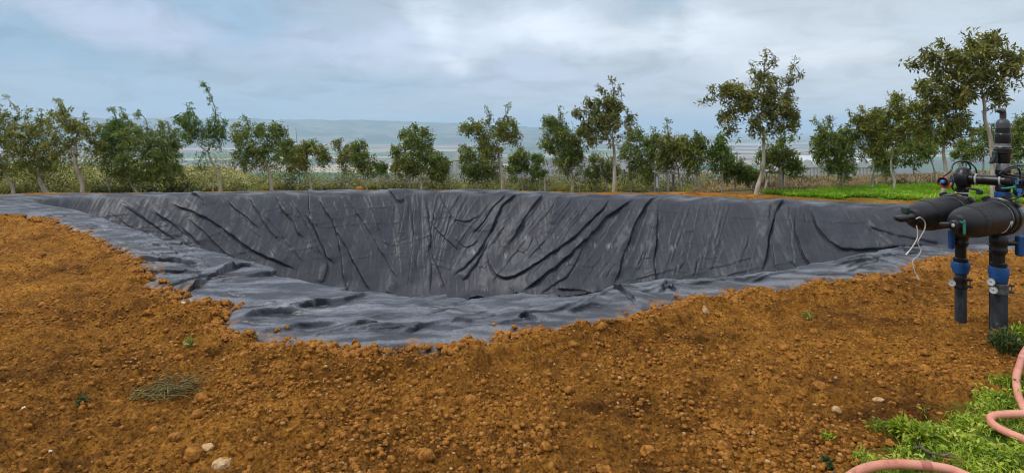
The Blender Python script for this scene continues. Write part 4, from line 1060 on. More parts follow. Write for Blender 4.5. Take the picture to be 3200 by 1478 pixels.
def gauge(c, r, d):
    c = Vector(c); d = Vector(d).normalized()
    g = part('pressure_gauge', MB().lathe(c, d, [(-.022, r * .55), (-.018, r * .95), (.004, r), (.008, r), (.008, r * .93), (.004, r * .90)], 32), M_STEEL)
    part('gauge_dial', MB().lathe(c, d, [(.001, r * .90), (.0046, r * .90)], 32), M_DIAL, g)
    u = d.cross(up).normalized(); w = u.cross(d)
    nd_ = MB()
    e = c + d * .0060
    dirn = (u * .8 + w * .45).normalized(); pr = dirn.cross(d)
    nd_.add([e - dirn * r * .25 + pr * r * .06, e - dirn * r * .25 - pr * r * .06, e + dirn * r * .65 - pr * r * .02, e + dirn * r * .65 + pr * r * .02], [(0, 1, 2, 3)])
    nd_.lathe(c, d, [(.005, r * .14), (.0085, r * .12)], 12)
    part('gauge_needle', nd_, M_SLOT, g)
    tk = MB()
    for k in range(9):
        th = -.7 + k * (math.pi + 1.4) / 8
        dd = u * math.cos(th) + w * math.sin(th); pp = dd.cross(d)
        tk.add([c + d * .0052 + dd * r * .68 + pp * r * .03, c + d * .0052 + dd * r * .68 - pp * r * .03, c + d * .0052 + dd * r * .82 - pp * r * .03, c + d * .0052 + dd * r * .82 + pp * r * .03], [(0, 1, 2, 3)])
    part('gauge_marks', tk, M_SLOT, g, smooth=False)
    part('gauge_pipe', MB().tube([c - d * .02, c - d * .07], .010, 8), M_STEEL, g)
RO = upright(3.863, 4.571, -.02, .0715, .083, (.372, .288, .500, .376, .536, 0, .744, .594), .155)
LO = upright(3.840, 4.930, -.05, .0545, .084, (.325, .228, .456, .360, .494, 0, .720, .581), -.092)
face = Vector((-.55, -.83, .05))
gauge((3.768, 4.510, .332), .029, face)
gauge((3.781, 4.545, .387), .030, Vector((-.85, -.5, .1)))
gauge((3.730, 4.885, .285), .028, face)
# thin riser behind the right-hand pipe, with its clips
part('riser_pipe', MB().lathe((3.915, 4.70, -.05), up, [(0, .024), (.86, .024)], 18), M_BLK)
for z in (.60, .655): part('pipe_clip', MB().box((3.895, 4.655, z), (.06, .06, .014), bevel=.004), M_BLK)

# upper manifold
A = Vector((3.88, 4.95, 1.165)); B2 = Vector((4.05, 4.70, 1.165)); md = (B2 - A).normalized()
Lm = (B2 - A).length
mm = part('manifold_pipe', MB().lathe(A, md, [(-.02, .043), (Lm, .043)], 28), M_BLK)
for s in (.085, Lm - .055): part('grey_ring', MB().lathe(A + md * s, md, [(0, .044), (.001, .0475), (.013, .0475), (.014, .044)], 28), M_GREY, mm)
part('pipe_sleeve', MB().lathe(A + md * .03, md, [(0, .044), (.002, .050), (.045, .050), (.047, .044)], 28), M_BLK, mm)
hv = part('control_valve', MB().lathe(A - up * .09, up, [(0, .050), (.02, .066), (.045, .072), (.075, .068), (.10, .078), (.115, .086), (.125, .086), (.135, .078), (.165, .066), (.185, .04), (.19, .02)], 36).lathe(A - ax * .085, ax, [(0, .03), (.01, .052), (.06, .058), (.16, .05)], 28), M_BLK)
for k in range(8):
    th = 2 * math.pi * k / 8
    part('cover_bolt', MB().lathe(A + up * .028 + Vector((math.cos(th), math.sin(th), 0)) * .064, up, [(-.02, .008), (.012, .008), (.016, .005)], 8), M_BLK, hv)
part('valve_neck', MB().lathe((3.86, 4.94, .985), up, [(0, .056), (.05, .054), (.06, .06), (.10, .062)], 28), M_BLK)
part('white_ring', MB().lathe((3.86, 4.94, 1.038), up, [(0, .055), (.001, .064), (.013, .064), (.014, .055)], 28), M_WHITE)
# pilot regulator on its left
pc = Vector((3.655, 4.86, 1.145))
pr_ = part('pilot_regulator', MB().lathe(pc - Vector((.03, .02, 0)), (.85, .5, 0), [(0, .018), (.008, .030), (.045, .034), (.06, .024), (.11, .018), (.17, .018)], 24), M_BLK)
part('red_cap', MB().lathe(pc - Vector((.045, .03, 0)), (.85, .5, 0), [(.0, .040), (.012, .043), (.03, .041), (.034, .032), (.02, .030), (.006, .034)], 28, cap=False), M_RED, pr_)
part('orange_rim', MB().tube([pc - Vector((.02, .025, 0)) + (perp * math.cos(t) + up * math.sin(t)) * .044 for t in np.linspace(math.pi * 1.02, math.pi * 1.95, 14)], .0095, 8), M_ORG, pr_)
part('blue_fitting', MB().lathe(pc - Vector((.062, .045, -.004)), (.85, .5, 0), [(0, .010), (.004, .015), (.03, .015)], 14), M_LBLUE, pr_)
part('blue_fitting', MB().lathe(pc + Vector((.05, .0, -.012)), up, [(0, .014), (.03, .014)], 12), M_LBLUE, pr_)
part('paddle', MB().lathe(pc + Vector((.072, .02, .005)), (.9, -.4, 0), [(-.006, .010), (-.004, .050), (.004, .050), (.006, .010)], 24), M_DTEAL, pr_)
def hose_arc(name, pts, r=.0065, mat=M_BLK): return part(name, MB().tube(spline([tuple(p) for p in pts], 8), r, 8), mat)
hose_arc('control_tube', [pc + Vector((-.03, -.02, .045)), at(2392, 430, 4.84), at(2398, 414, 4.85), at(2416, 406, 4.86), at(2434, 410, 4.88), at(2442, 424, 4.9), (3.90, 4.92, 1.25)])
hose_arc('control_tube', [at(2423, 405.5, 4.84), at(2436, 408, 4.82), at(2447, 416, 4.80), at(2454, 424, 4.78), at(2457, 436, 4.78)])
hose_arc('control_tube', [pc + Vector((.045, 0, -.03)), at(2391, 463, 4.84), at(2399, 477, 4.84), at(2411, 483, 4.86), at(2424, 480, 4.88)], .006)

# air valve tower standing on the manifold
TX = Vector((4.04, 4.74, 0))
part('tee_joint', MB().lathe(TX + up * 1.075, up, [(0, .062), (.02, .068), (.05, .060), (.14, .060), (.15, .066), (.18, .066)], 32), M_BLK)
part('blue_base_nut', MB().lathe(TX + up * .955, up, [(-.05, .055), (0, .060), (.03, .070), (.115, .070), (.12, .062)], 48, ribs=18, ribd=.03), M_BLUE)
part('clear_collar', MB().lathe(TX + up * 1.250, up, [(0, .058), (.012, .062), (.05, .060), (.06, .052)], 32), M_CLEAR)
part('filler_neck', MB().lathe(TX + up * 1.285, up, [(0, .046), (.03, .046)], 28), M_BLK)
cup = part('valve_cup', MB().lathe(TX + up * 1.309, up, [(0, .056), (.004, .060), (.075, .064), (.08, .074), (.083, .079), (.118, .080), (.122, .074), (.122, .06)], 40), M_BLK)
part('shoulder_wrap', MB().lathe(TX + up * 1.428, up, [(0, .058), (.015, .070), (.03, .062), (.045, .066)], 20, ribs=7, ribd=.06), M_CLEAR)
tw_ = part('valve_barrel', MB().lathe(TX + up * 1.448, up, [(0, .050), (.01, .060), (.035, .066), (.06, .069), (.09, .070), (.105, .066), (.11, .060), (.115, .060), (.117, .064), (.150, .064), (.152, .059)], 40), M_BLK)
dome = part('air_valve_dome', MB().lathe(TX + up * 1.598, up, [(0, .060), (.03, .061), (.05, .057), (.065, .046), (.075, .030), (.078, .026), (.10, .025)], 40), M_DOME)
el = [TX + up * 1.68, TX + up * 1.712, TX + Vector((-.006, -.003, 1.732)), TX + Vector((-.024, -.012, 1.742)), TX + Vector((-.044, -.022, 1.738)), TX + Vector((-.050, -.025, 1.730))]
part('outlet_elbow', MB().tube(spline([tuple(p) for p in el], 5), .0225, 20), M_DOME, dome)
br = part('side_bracket', MB().box(TX + Vector((-.075, -.01, 1.36)), (.028, .035, .10), rz=.2, bevel=.008).tube([TX + Vector((-.05, 0, 1.345)), TX + Vector((-.10, -.01, 1.345))], .016, 10), M_DTEAL)
part('bracket_fin', MB().box(TX + Vector((-.098, -.02, 1.34)), (.02, .03, .075), M=Matrix.Rotation(.5, 3, 'Y'), bevel=.006), M_BLK, br)

# right-hand control valve and its tubes, partly out of view
V2 = Vector((4.075, 4.60, 1.165))
v2 = part('control_valve', MB().lathe(V2 - up * .115, up, [(0, .052), (.02, .07), (.05, .074), (.085, .070), (.115, .080), (.125, .090), (.135, .090), (.145, .08), (.18, .062), (.20, .03)], 36).lathe(B2, (V2 - B2), [(0, .047), (.12, .056)], 24), M_BLK)
for k in range(8):
    th = 2 * math.pi * k / 8
    part('cover_bolt', MB().lathe(V2 + up * .012 + Vector((math.cos(th), math.sin(th), 0)) * .066, up, [(-.02, .008), (.012, .008), (.016, .005)], 8), M_BLK, v2)
part('steel_stub', MB().tube([V2 + Vector((.03, -.09, .0)), V2 + Vector((.20, -.06, .0))], .012, 10).lathe(V2 + Vector((.08, -.08, 0)), (1, .1, 0), [(0, .018), (.03, .018)], 8), M_STEEL, v2)
for fo, fa, fp in (((-.095, -.06, -.01), up, [(0, .013), (.03, .016), (.04, .010)]), ((-.035, -.085, .02), (1, -.3, .3), [(0, .016), (.04, .016), (.045, .010)]), ((-.075, -.06, -.075), up, [(-.04, .012), (0, .014), (.006, .022), (.03, .022)])):
    part('blue_fitting', MB().lathe(V2 + Vector(fo), fa, fp, 12), M_LBLUE, v2)
hose_arc('control_tube', [V2 + Vector((-.095, -.06, .03)), at(2516, 440, 4.5), at(2534, 424, 4.5), at(2556, 418, 4.5), at(2578, 419, 4.52), at(2590, 430, 4.55)])
hose_arc('control_tube', [V2 + Vector((-.03, -.08, .04)), at(2530, 436, 4.48), at(2543, 425, 4.48), at(2560, 424, 4.48), at(2566, 436, 4.5), at(2566, 452, 4.5)])
hose_arc('control_tube', [V2 + Vector((-.075, -.06, -.11)), at(2522, 492, 4.46), at(2540, 502, 4.45), at(2560, 498, 4.45), at(2575, 486, 4.46), at(2578, 470, 4.5)], .006)
lv2 = part('shutoff_lever', MB().tube([at(2432, 474, 4.62), at(2462, 478, 4.66)], .009, 10).lathe(at(2463, 484, 4.68), ax, [(-.02, .018), (.02, .022)], 14), M_DTEAL)
part('shutoff_lever', MB().tube([at(2519, 474, 4.44), at(2532, 474, 4.42), at(2553, 471, 4.42)], [.006, .008, .009], 10).lathe(at(2553, 473, 4.42), up, [(-.015, .010), (.022, .011)], 10), M_TEAL)

MB.vs = 1.0
# cords dangling from the left filter's drain valve
def cord(name, label, pts, end):
    o = MB().tube(spline([tuple(at(x / 1.2422, y / 1.2422, Y)) for x, y, Y in pts], 7), .0042, 7)
    e0, e1 = at(pts[-2][0] / 1.2422, pts[-2][1] / 1.2422, pts[-2][2]), at(pts[-1][0] / 1.2422, pts[-1][1] / 1.2422, pts[-1][2])
    d = (e1 - e0).normalized()
    o.tube([e1, e1 + d * .03], [end, end * 1.3], 8)
    tag(o.build(name, M_CORD), label, 'cord')
cord('cord', 'shorter white cord hanging left from the drain valve of the left filter', [(2864, 705, 4.44), (2867, 722, 4.44), (2866, 745, 4.44), (2852, 770, 4.43), (2838, 788, 4.42)], .006)
cord('cord', 'longer wavy white cord hanging from the left filter almost to the soil', [(2862, 684, 4.40), (2876, 680, 4.40), (2890, 694, 4.42), (2890, 715, 4.43), (2878, 738, 4.44), (2868, 758, 4.44), (2878, 782, 4.44), (2868, 800, 4.44), (2853, 815, 4.44), (2856, 840, 4.44), (2866, 862, 4.44)], .007)
# ---------------------------------------------------------------- hose
M_HOSE = simple('pink_hose', (.62, .20, .125), .45, var=.2, scale=7, col2=(.74, .33, .235))
def gp(x, y, z=.03): return tuple(on_ground(x, y, z))
hose = [gp(2660, 790, .02), gp(2606, 846, .03), gp(2577, 885, .03), gp(2566, 915, .05), gp(2557, 950, .04), gp(2560, 985, .03), gp(2570, 1015, .03), gp(2592, 1045, .03),
        gp(2640, 1060, .03), gp(2650, 1050, .04), gp(2610, 1041, .06), gp(2560, 1041, .07), gp(2515, 1043, .07), gp(2494, 1049, .06), gp(2492, 1060, .05), gp(2510, 1075, .04), gp(2545, 1092, .04), gp(2590, 1112, .03), gp(2640, 1150, .03),
        gp(2640, 1230, .03), gp(2540, 1230, .03), gp(2440, 1200, .04), gp(2395, 1182, .05), gp(2340, 1172, .06), gp(2270, 1167, .06), gp(2210, 1170, .05), gp(2165, 1182, .04), gp(2130, 1205, .03), gp(2110, 1240, .03)]
HP = spline(hose, 8)
nt_ = M_HOSE.node_tree; b_ = nt_.nodes['Principled BSDF']; src = b_.inputs['Base Color'].links[0].from_socket
nt_.links.new(mixc(nt_, ramp(nt_, noi(nt_, coords(nt_), 16, 8, .75), [(.56, 0.0), (.66, .75)]), src, (.20, .09, .03)), b_.inputs['Base Color'])
h = MB().tube(HP, .0205, 14).build('garden_hose', M_HOSE, angle=0)
tag(h, 'pink rubber hose looping through the weeds in the lower right corner', 'hose')
k0 = int(np.argmin(np.linalg.norm(HP - np.array(gp(2336, 1172, .06)), axis=1)))
cpl = MB().tube(HP[k0 - 1:k0 + 3], .0225, 14).build('hose_coupling', simple('hose_joint', (.42, .14, .10), .5), h)

# ---------------------------------------------------------------- stones, clods
def rock_mesh(c, r, rs_, sub=2, flat=.75, jag=.22, rough=.06):
    import bmesh
    bm = bmesh.new(); bmesh.ops.create_icosphere(bm, subdivisions=sub, radius=1.0)
    P = np.array([v.co for v in bm.verts]); Fx = [tuple(v.index for v in f.verts) for f in bm.faces]; bm.free()
    for k in range(7):                               # knock flats off the lump
        n = rs_.normal(size=3); n /= np.linalg.norm(n); d = rs_.uniform(.55, .92)
        ex = np.maximum(0, P @ n - d); P = P - np.outer(ex * .85, n)
    P *= 1 + jag * noise(P[:, 0] * 1.3 + c[0] * 9, P[:, 1] * 1.3 + P[:, 2] * 1.1 + c[1] * 9, 3)[:, None] + rough * noise(P[:, 0] * 4 + c[1] * 7, P[:, 1] * 4 + P[:, 2] * 3.3, 4)[:, None]
    sc = np.array([rs_.uniform(.85, 1.25), rs_.uniform(.8, 1.1), flat])
    P = P * sc * r
    a = rs_.uniform(0, 6.28); R = np.array([[math.cos(a), -math.sin(a), 0], [math.sin(a), math.cos(a), 0], [0, 0, 1]])
    return P @ R.T + np.array(c), Fx
def stone_mat(name, c0, c1, c2):
    m, nt, b = new_mat(name)
    co = coords(nt)
    nt.links.new(ramp(nt, noi(nt, co, 38, 7, .7), [(.3, c0), (.5, c1), (.7, c2)]), b.inputs['Base Color'])
    b.inputs['Roughness'].default_value = .92; b.inputs['Specular IOR Level'].default_value = .2
    bump(nt, b, noi(nt, co, 160, 5, .7), .7, .006)
    return m
M_STONE = stone_mat('pale_stone', (.24, .13, .05), (.46, .29, .14), (.62, .46, .27))
M_CLOD = stone_mat('clay_clod', (.075, .029, .006), (.28, .112, .018), (.50, .23, .045))
M_WSTONE = stone_mat('white_stone', (.48, .40, .28), (.66, .60, .47), (.72, .68, .58))
def stone(name, label, cat, x, y, wpx, mat, flat=.75, seed=0, on_liner=False, sink=.25, group=None):
    p = liner_top(x, y) if on_liner else on_ground(x, y, .03)
    z = p.z if on_liner else float(ground_z([p.x], [p.y])[0])
    r = wpx / 2 * p.y / F
    rs_ = np.random.RandomState(seed)
    V_, F_ = rock_mesh((p.x, p.y, z + r * flat * (1 - 2 * sink)), r, rs_, 3, flat, .30, .17 if mat is M_CLOD else .08)
    tag(MB().add(V_, F_).build(name, mat, angle=35), label, cat, group)
S_ = [
 ('stone', 'largest pale yellow stone on the soil in the lower left', 'stone', 557, 1133, 44, M_STONE, .8),
 ('stone', 'upright yellowish stone on the soil crest right of the pond middle', 'stone', 1774, 779, 24, M_STONE, 1.05),
 ('clod', 'tall brown clod left of the largest pale stone in the foreground', 'clod', 484, 1100, 44, M_CLOD, 1.0),
 ('stone', 'dark rounded stone in a hollow of the left foreground soil', 'stone', 440, 1064, 26, M_CLOD, .9),
 ('stone', 'grey-brown flat stone right of the tall brown clod', 'stone', 521, 1082, 28, M_STONE, .6),
 ('stone', 'small white pebble lying on the soil near the left edge, lower one', 'stone', 126, 1104, 11, M_WSTONE, .7),
 ('stone', 'small rounded white pebble on the left soil, upper one', 'stone', 60, 1010, 12, M_WSTONE, .8),
 ('stone', 'rounded yellow stone at the bottom left of the soil', 'stone', 106, 1184, 24, M_STONE, .8),
 ('stone', 'brown rounded stone at the bottom left beside the rounded yellow stone', 'stone', 150, 1178, 30, M_CLOD, .8),
 ('clod', 'broad brown clod at the middle bottom of the soil', 'clod', 1632, 1110, 38, M_CLOD, .85),
 ('clod', 'crumbly brown clod right of the foreground middle', 'clod', 1823, 1100, 44, M_CLOD, .8),
 ('clod', 'big flat-topped clod at the bottom of the soil right of the middle', 'clod', 1520, 1146, 40, M_CLOD, .8),
 ('stone', 'flat pale stone right of the foreground middle near the weeds', 'stone', 2208, 986, 22, M_STONE, .55),
 ('clod', 'rounded clod lying in the soil below the upright pipes', 'clod', 2218, 950, 26, M_CLOD, .7),
 ('stone', 'grey rounded stone half sunk in the soil left of the weedy corner', 'stone', 2106, 998, 24, M_STONE, .8),
 ('stone', 'oval pale stone at the very bottom beside the pink hose', 'stone', 2097, 1180, 20, M_STONE, .7),
 ('stone', 'small white chip of stone in the middle of the foreground soil', 'stone', 700, 968, 14, M_WSTONE, .6),
 ('stone', 'pale pebble on the soil directly under the pond edge at left', 'stone', 462, 770, 13, M_WSTONE, .7),
]
for i, (nm, lab, cat, x, y, w, m, fl_) in enumerate(S_): stone(nm, lab, cat, x, y, w, m, fl_, 40 + i)
for i, (lab, x, y, w, fl_) in enumerate([
 ('orange clay clod on the near liner, left one of a close pair', 697, 834, 15, .7), ('orange clay clod on the near liner, right one of a close pair', 721, 831, 13, .7),
 ('dark-sided orange clod where the near liner dips into the soil', 893, 872, 20, .9), ('blocky orange clod alone on the grey near liner right of centre', 1293, 828, 17, .85),
 ('yellowish clod at the soil edge, taller one near the pond front', 1180, 858, 15, 1.1), ('small orange clod on the liner just left of the blocky one', 1242, 818, 13, .35),
 ('orange clod perched on the left bank of the liner', 502, 723, 8, .8), ('small brown clod on the liner near its lower right edge', 1700, 748, 10, .8),
 ('brown crumb on the right bank of the liner near the soil', 2072, 702, 9, .7), ('flat orange clod smeared on the right bank liner', 2205, 694, 18, .4),
 ('brown clod on the liner fold beside the left soil edge', 470, 750, 20, .8)]):
    stone('clay_clod', lab, 'clod', x, y, w, M_CLOD, fl_, 80 + i, True, .12, 'clay clods lying on the liner')

def rubble(name, n, seed, fn, rlo, rhi, mat):
    rs_ = np.random.RandomState(seed); vs = []; fs = []; off = 0
    base = [rock_mesh((0, 0, 0), 1.0, np.random.RandomState(k), 1 if rhi < .03 else 2, .7, .45, .28) for k in range(14)]
    P = fn(rs_, n)
    R = rlo + (rhi - rlo) * rs_.rand(len(P)) ** 3
    for p, r in zip(P, R):
        V_, F_ = base[rs_.randint(14)]
        a = rs_.uniform(0, 6.28); c, s = math.cos(a), math.sin(a)
        V2_ = V_ * r * np.array([1, rs_.uniform(.7, 1.1), rs_.uniform(.7, 1.2)])
        V2_ = np.stack([V2_[:, 0] * c - V2_[:, 1] * s, V2_[:, 0] * s + V2_[:, 1] * c, V2_[:, 2]], 1) + np.array([p[0], p[1], p[2] + r * .28])
        vs.append(V2_); fs.append(np.array(F_) + off); off += len(V_)
    me = np_mesh(name, np.vstack(vs), np.vstack(fs))
    return tag(link(name, me, mat, smooth=False), kind='stuff')
def soil_spots(rs_, n):
    out = []
    while sum(map(len, out)) < n:
        yd = 1190 + 60 - rs_.rand(6000) ** .8 * 700; xd = rs_.uniform(-60, 2640, 6000)
        Y = CAMH * F / (yd - HY); x = (xd - CX) / F * Y
        m = (poly_sd(x, Y, OUTER) + edge_noise(x, Y) < -.02) & (Y < 11.5) & (grass_edge(x, Y) < .05) & (rs_.rand(len(x)) < tilth(x, Y) ** 1.5)
        x, Y = x[m], Y[m]
        out.append(np.stack([x, Y, ground_z(x, Y)], 1))
    return np.vstack(out)[:n]
rubble('soil_crumbs', 12000, 1, soil_spots, .005, .024, M_CLOD)
rubble('soil_lumps', 300, 2, soil_spots, .015, .045, M_CLOD)
rubble('gravel', 600, 3, soil_spots, .005, .018, stone_mat('pebbles', (.22, .11, .035), (.40, .23, .09), (.58, .40, .20)))
def edge_spots(rs_, n):
    out = []
    while sum(map(len, out)) < n:
        x = rs_.uniform(-10, 9, 60000); Y = rs_.uniform(4, 11, 60000)
        sd = poly_sd(x, Y, OUTER) + edge_noise(x, Y)
        m = (sd > -.06) & (sd < .02 + .14 * rs_.rand(60000) ** 3) & (noise(x / .4, Y / .4, 301) > -.2)
        x, Y = x[m], Y[m]
        out.append(np.stack([x, Y, np.maximum(ground_z(x, Y), far_z(x, Y) + .01)], 1))
    return np.vstack(out)[:n]
rubble('edge_crumbs', 5000, 4, edge_spots, .006, .042, M_CLOD)

# ---------------------------------------------------------------- weeds and grass at the lower right
def blades(name, P, tone, rs_, L, W, mat, lean=.6, kind='stuff', parent=None):
    n = len(P); a = rs_.uniform(0, 2 * np.pi, n)
    d = np.stack([np.cos(a), np.sin(a), np.zeros(n)], 1); s = np.stack([-np.sin(a), np.cos(a), np.zeros(n)], 1)
    Lk = (L * rs_.uniform(.5, 1.3, n))[:, None]; Wk = (W * rs_.uniform(.7, 1.3, n))[:, None]; ln = (lean * rs_.uniform(.3, 1.5, n))[:, None]
    u = np.array([0, 0, 1.0])
    m1 = P + u * Lk * .55 + d * Lk * ln * .3; tp = P + u * Lk * (1 - .35 * ln) + d * Lk * ln
    v = np.stack([P - s * Wk * .5, P + s * Wk * .5, m1 + s * Wk * .45, m1 - s * Wk * .45, tp + s * Wk * .06, tp - s * Wk * .06], 1).reshape(-1, 3)
    i = np.arange(n) * 6
    f = np.concatenate([np.stack([i, i + 1, i + 2, i + 3], 1), np.stack([i + 3, i + 2, i + 4, i + 5], 1)])
    me = np_mesh(name, v, f, {'tone': np.repeat(np.clip(tone, 0, 1), 6)})
    return tag(link(name, me, mat, parent, smooth=False), kind=kind)
WEED = [(0, (.08, .13, .010)), (.35, (.21, .31, .018)), (.7, (.38, .48, .035)), (1, (.60, .56, .13))]
M_WEED = leaf_mat('weed_leaves', WEED, .3)
rs_ = np.random.RandomState(9)
def corner(n, thr=0.0):
    out = []
    while sum(map(len, out)) < n:
        x = rs_.uniform(1.2, 5.2, 20000); Y = rs_.uniform(2.2, 4.2, 20000)
        m = (grass_edge(x, Y) + .22 * fbm(x / .22, Y / .22, 3, 81) > thr) & (noise(x / .16, Y / .16, 311) > -.42)
        out.append(np.stack([x[m], Y[m]], 1))
    P = np.vstack(out)[:n]
    return np.column_stack([P, ground_z(P[:, 0], P[:, 1])])
P = corner(24000)
blades('grass', P, .45 + .5 * fbm(P[:, 0] / .2, P[:, 1] / .2, 3, 313) + rs_.normal(size=len(P)) * .12, rs_, .048, .0042, M_WEED)
P = corner(22000, .02)                                    # broad small leaves lying over the grass
P[:, 2] += rs_.rand(len(P)) * (.02 + .055 * np.clip(.5 + noise(P[:, 0] / .15, P[:, 1] / .15, 317), 0, 1))
D = rs_.normal(size=P.shape); D[:, 2] *= .5
o = link('ground_cover', leaves_mesh('ground_cover', P, D, .028, rs_, np.clip(.5 + .55 * fbm(P[:, 0] / .18, P[:, 1] / .18, 3, 319) + rs_.normal(size=len(P)) * .14, 0, 1)), M_WEED, smooth=False)
tag(o, kind='stuff')

def weed(label, x, y, w, h_, n, mat, L, W, seed, leafy=False, name='weed', cat='weed', group=None):
    """one plant: stems and leaves fanning from a root"""
    rs2 = np.random.RandomState(seed); p = on_ground(x, y, 0); z = float(ground_z([p.x], [p.y])[0])
    root = thing(name, label, cat, (p.x, p.y, z), group)
    k = p.y / F; ww, hh = w * k / 2, h_ * k
    stems = MB(); P = []; D = []
    for i in range(n):
        a = rs2.uniform(0, 6.28); r = ww * rs2.rand() ** .5
        tip = Vector((p.x + math.cos(a) * r, p.y + math.sin(a) * r, z + hh * rs2.uniform(.4, 1) * (1 - .45 * (r / ww) ** 2)))
        b0 = Vector((p.x + math.cos(a) * r * .3, p.y + math.sin(a) * r * .3, z - .01))
        mid = b0.lerp(tip, .5) + Vector((0, 0, hh * .12))
        q = spline([tuple(b0), tuple(mid), tuple(tip)], 4)
        stems.tube(q, [.0022, .0022, .002, .002, .0018, .0016, .0014, .0012, .001][:len(q)], 4, cap=False)
        for s in range(7 if leafy else 4):
            pp = q[rs2.randint(2, len(q))]
            P.append(pp + rs2.normal(size=3) * .006); D.append((pp - np.array(b0)) * 3 + rs2.normal(size=3) * .8 + np.array([0, 0, .3]))
    stems.build('stems', M_STEM, root, angle=0)
    me = leaves_mesh('leaves', np.array(P), np.array(D), L, rs2, np.clip(rs2.normal(.5, .22, len(P)), 0, 1))
    link('leaves', me, mat, root, smooth=False)
M_STEM = simple('weed_stem', (.16, .20, .05), .6)
M_DWEED = leaf_mat('dark_weed', [(0, (.018, .035, .012)), (.5, (.05, .09, .022)), (.8, (.10, .14, .04)), (1, (.24, .22, .09))])
M_PWEED = leaf_mat('pale_weed', [(0, (.12, .14, .02)), (.5, (.28, .30, .05)), (1, (.42, .40, .10))])
weed('bushy dark green weed growing at the foot of the right upright pipe', 2530, 872, 84, 66, 120, M_DWEED, .03, .004, 1, True)
weed('leafy bright green weed at the right edge beside the pipe foot', 2582, 862, 60, 60, 60, M_WEED, .05, .006, 2, True)
weed('feathery pale dead weed tuft behind the leafy weed at the right edge', 2578, 838, 40, 40, 30, M_PWEED, .03, .004, 3)
weed('pale yellow-green seedling on the soil just below the pond edge', 476, 872, 26, 20, 26, M_PWEED, .035, .006, 4)
weed('yellow-green sprig at the left edge of the liner', 190, 601, 24, 12, 20, M_PWEED, .06, .006, 5)
weed('small green seedling in the soil left of the weedy corner', 2085, 1070, 22, 14, 18, M_WEED, .03, .005, 6)
weed('flat dark green seedling on the left foreground soil', 208, 990, 26, 12, 18, M_DWEED, .03, .005, 7)
weed('blue-green seedling at the edge of the grass near the lower hose piece', 2078, 1148, 26, 16, 20, M_DWEED, .035, .005, 8)
weed('faint green weed on the soil crest right of the pond middle', 2030, 790, 24, 14, 16, M_PWEED, .035, .005, 9)
weed('broad-leaved bright weed standing up in the middle of the weedy corner', 2330, 1108, 60, 40, 46, M_WEED, .06, .008, 10, True)
weed('broad-leaved weed nearest the soil at the top of the weedy corner', 2280, 1080, 56, 40, 46, M_WEED, .05, .008, 11, True)

# pulled, withered clump on the soil
rs2 = np.random.RandomState(3); p = on_ground(410, 975)
M_WITH = simple('withered_grass', (.05, .045, .009), .8, var=.5, scale=30, col2=(.26, .20, .05))
cl_root = thing('withered_clump', 'pulled-out withered grass clump lying on the foreground soil at left', 'grass clump', (p.x, p.y, 0))
st_ = MB()
for i in range(80):
    u = rs2.rand(); x0 = 325 + 150 * u; y0 = 985 - 24 * u + rs2.normal() * 9
    a = at(x0, y0, CAMH * F / (y0 - HY)); zz = float(ground_z([a.x], [a.y])[0])
    a.z = zz + .01 + rs2.rand() * .05
    ang_ = rs2.normal(.35, 1.0); L = rs2.uniform(.08, .24)
    e = a + Vector((math.cos(ang_) * L, math.sin(ang_) * L * .8, rs2.uniform(-.03, .05)))
    e.z = max(e.z, float(ground_z([e.x], [e.y])[0]) + .008)
    st_.tube(spline([tuple(a), tuple(a.lerp(e, .5) + Vector((0, 0, rs2.uniform(.0, .04)))), tuple(e)], 3), [.0045, .004, .0035, .003, .0024, .0018, .001][:7], 4, cap=False)
st_.build('stalks', M_WITH, cl_root, angle=0)

# dead twig with a clod of earth in the weeds
tw_m = M_TWIG
tq = MB()
for pts in ([(2310, 1118, .05), (2335, 1136, .06), (2370, 1146, .05), (2405, 1152, .04)], [(2310, 1118, .05), (2304, 1106, .09)], [(2335, 1136, .06), (2345, 1152, .03), (2340, 1168, .02)], [(2370, 1146, .05), (2395, 1140, .07)], [(2316, 1122, .05), (2296, 1128, .03)]):
    q = spline([gp(x, y, z) for x, y, z in pts], 5)
    tq.tube(q, list(np.linspace(.007, .003, len(q))), 6)
tag(tq.build('twig', tw_m, angle=0), 'forked dead twig lying in the weeds above the lower hose piece', 'twig')
stone('clod', 'brown earth clod under the dead twig in the weeds', 'clod', 2395, 1140, 44, M_CLOD, .6, 71)
stone('clod', 'small reddish clod among the weeds at the soil boundary', 'clod', 2240, 1092, 26, M_CLOD, .7, 72)
tag(MB().tube(spline([gp(2075, 1210, .03), gp(2085, 1195, .05), gp(2100, 1184, .03)], 5), .004, 6).build('twig', tw_m, angle=0), 'short dry twig on the soil at the bottom left of the hose', 'twig')

# ---------------------------------------------------------------- things behind the pond
M_OLDWOOD = bark_mat('old_wood', (.17, .14, .10), (.42, .37, .29))
M_GREYW = bark_mat('grey_wood', (.15, .14, .125), (.34, .32, .29))
def seg_box(mb, a, b_, w, d=None):
    mb.tube([a, b_], w * .62, 4); return mb
Yf = 15.4
sh = thing('plank_shelter', 'small open shelter of grey posts with a flat plank roof among the trees', 'shelter', tuple(at(1670, 490, Yf)))
def pst(x, y0, y1, w, Y, nm='post', mat=M_GREYW, parent=None):
    a, c = at(x, y0, Y), at(x, y1, Y)
    return MB().box((a.x, a.y, (a.z + c.z) / 2), (w, w, abs(c.z - a.z)), bevel=.006).build(nm, mat, parent)
pst(1680, 492, 436, .06, Yf, parent=sh); pst(1694, 492, 438, .05, Yf + .45, parent=sh); pst(1648, 492, 438, .04, Yf + .4, parent=sh)
a = at(1672, 434, Yf + .4); MB().box((a.x, a.y, a.z), (.56, .8, .04), rz=-.1, bevel=.008).build('plank_roof', M_GREYW, sh)
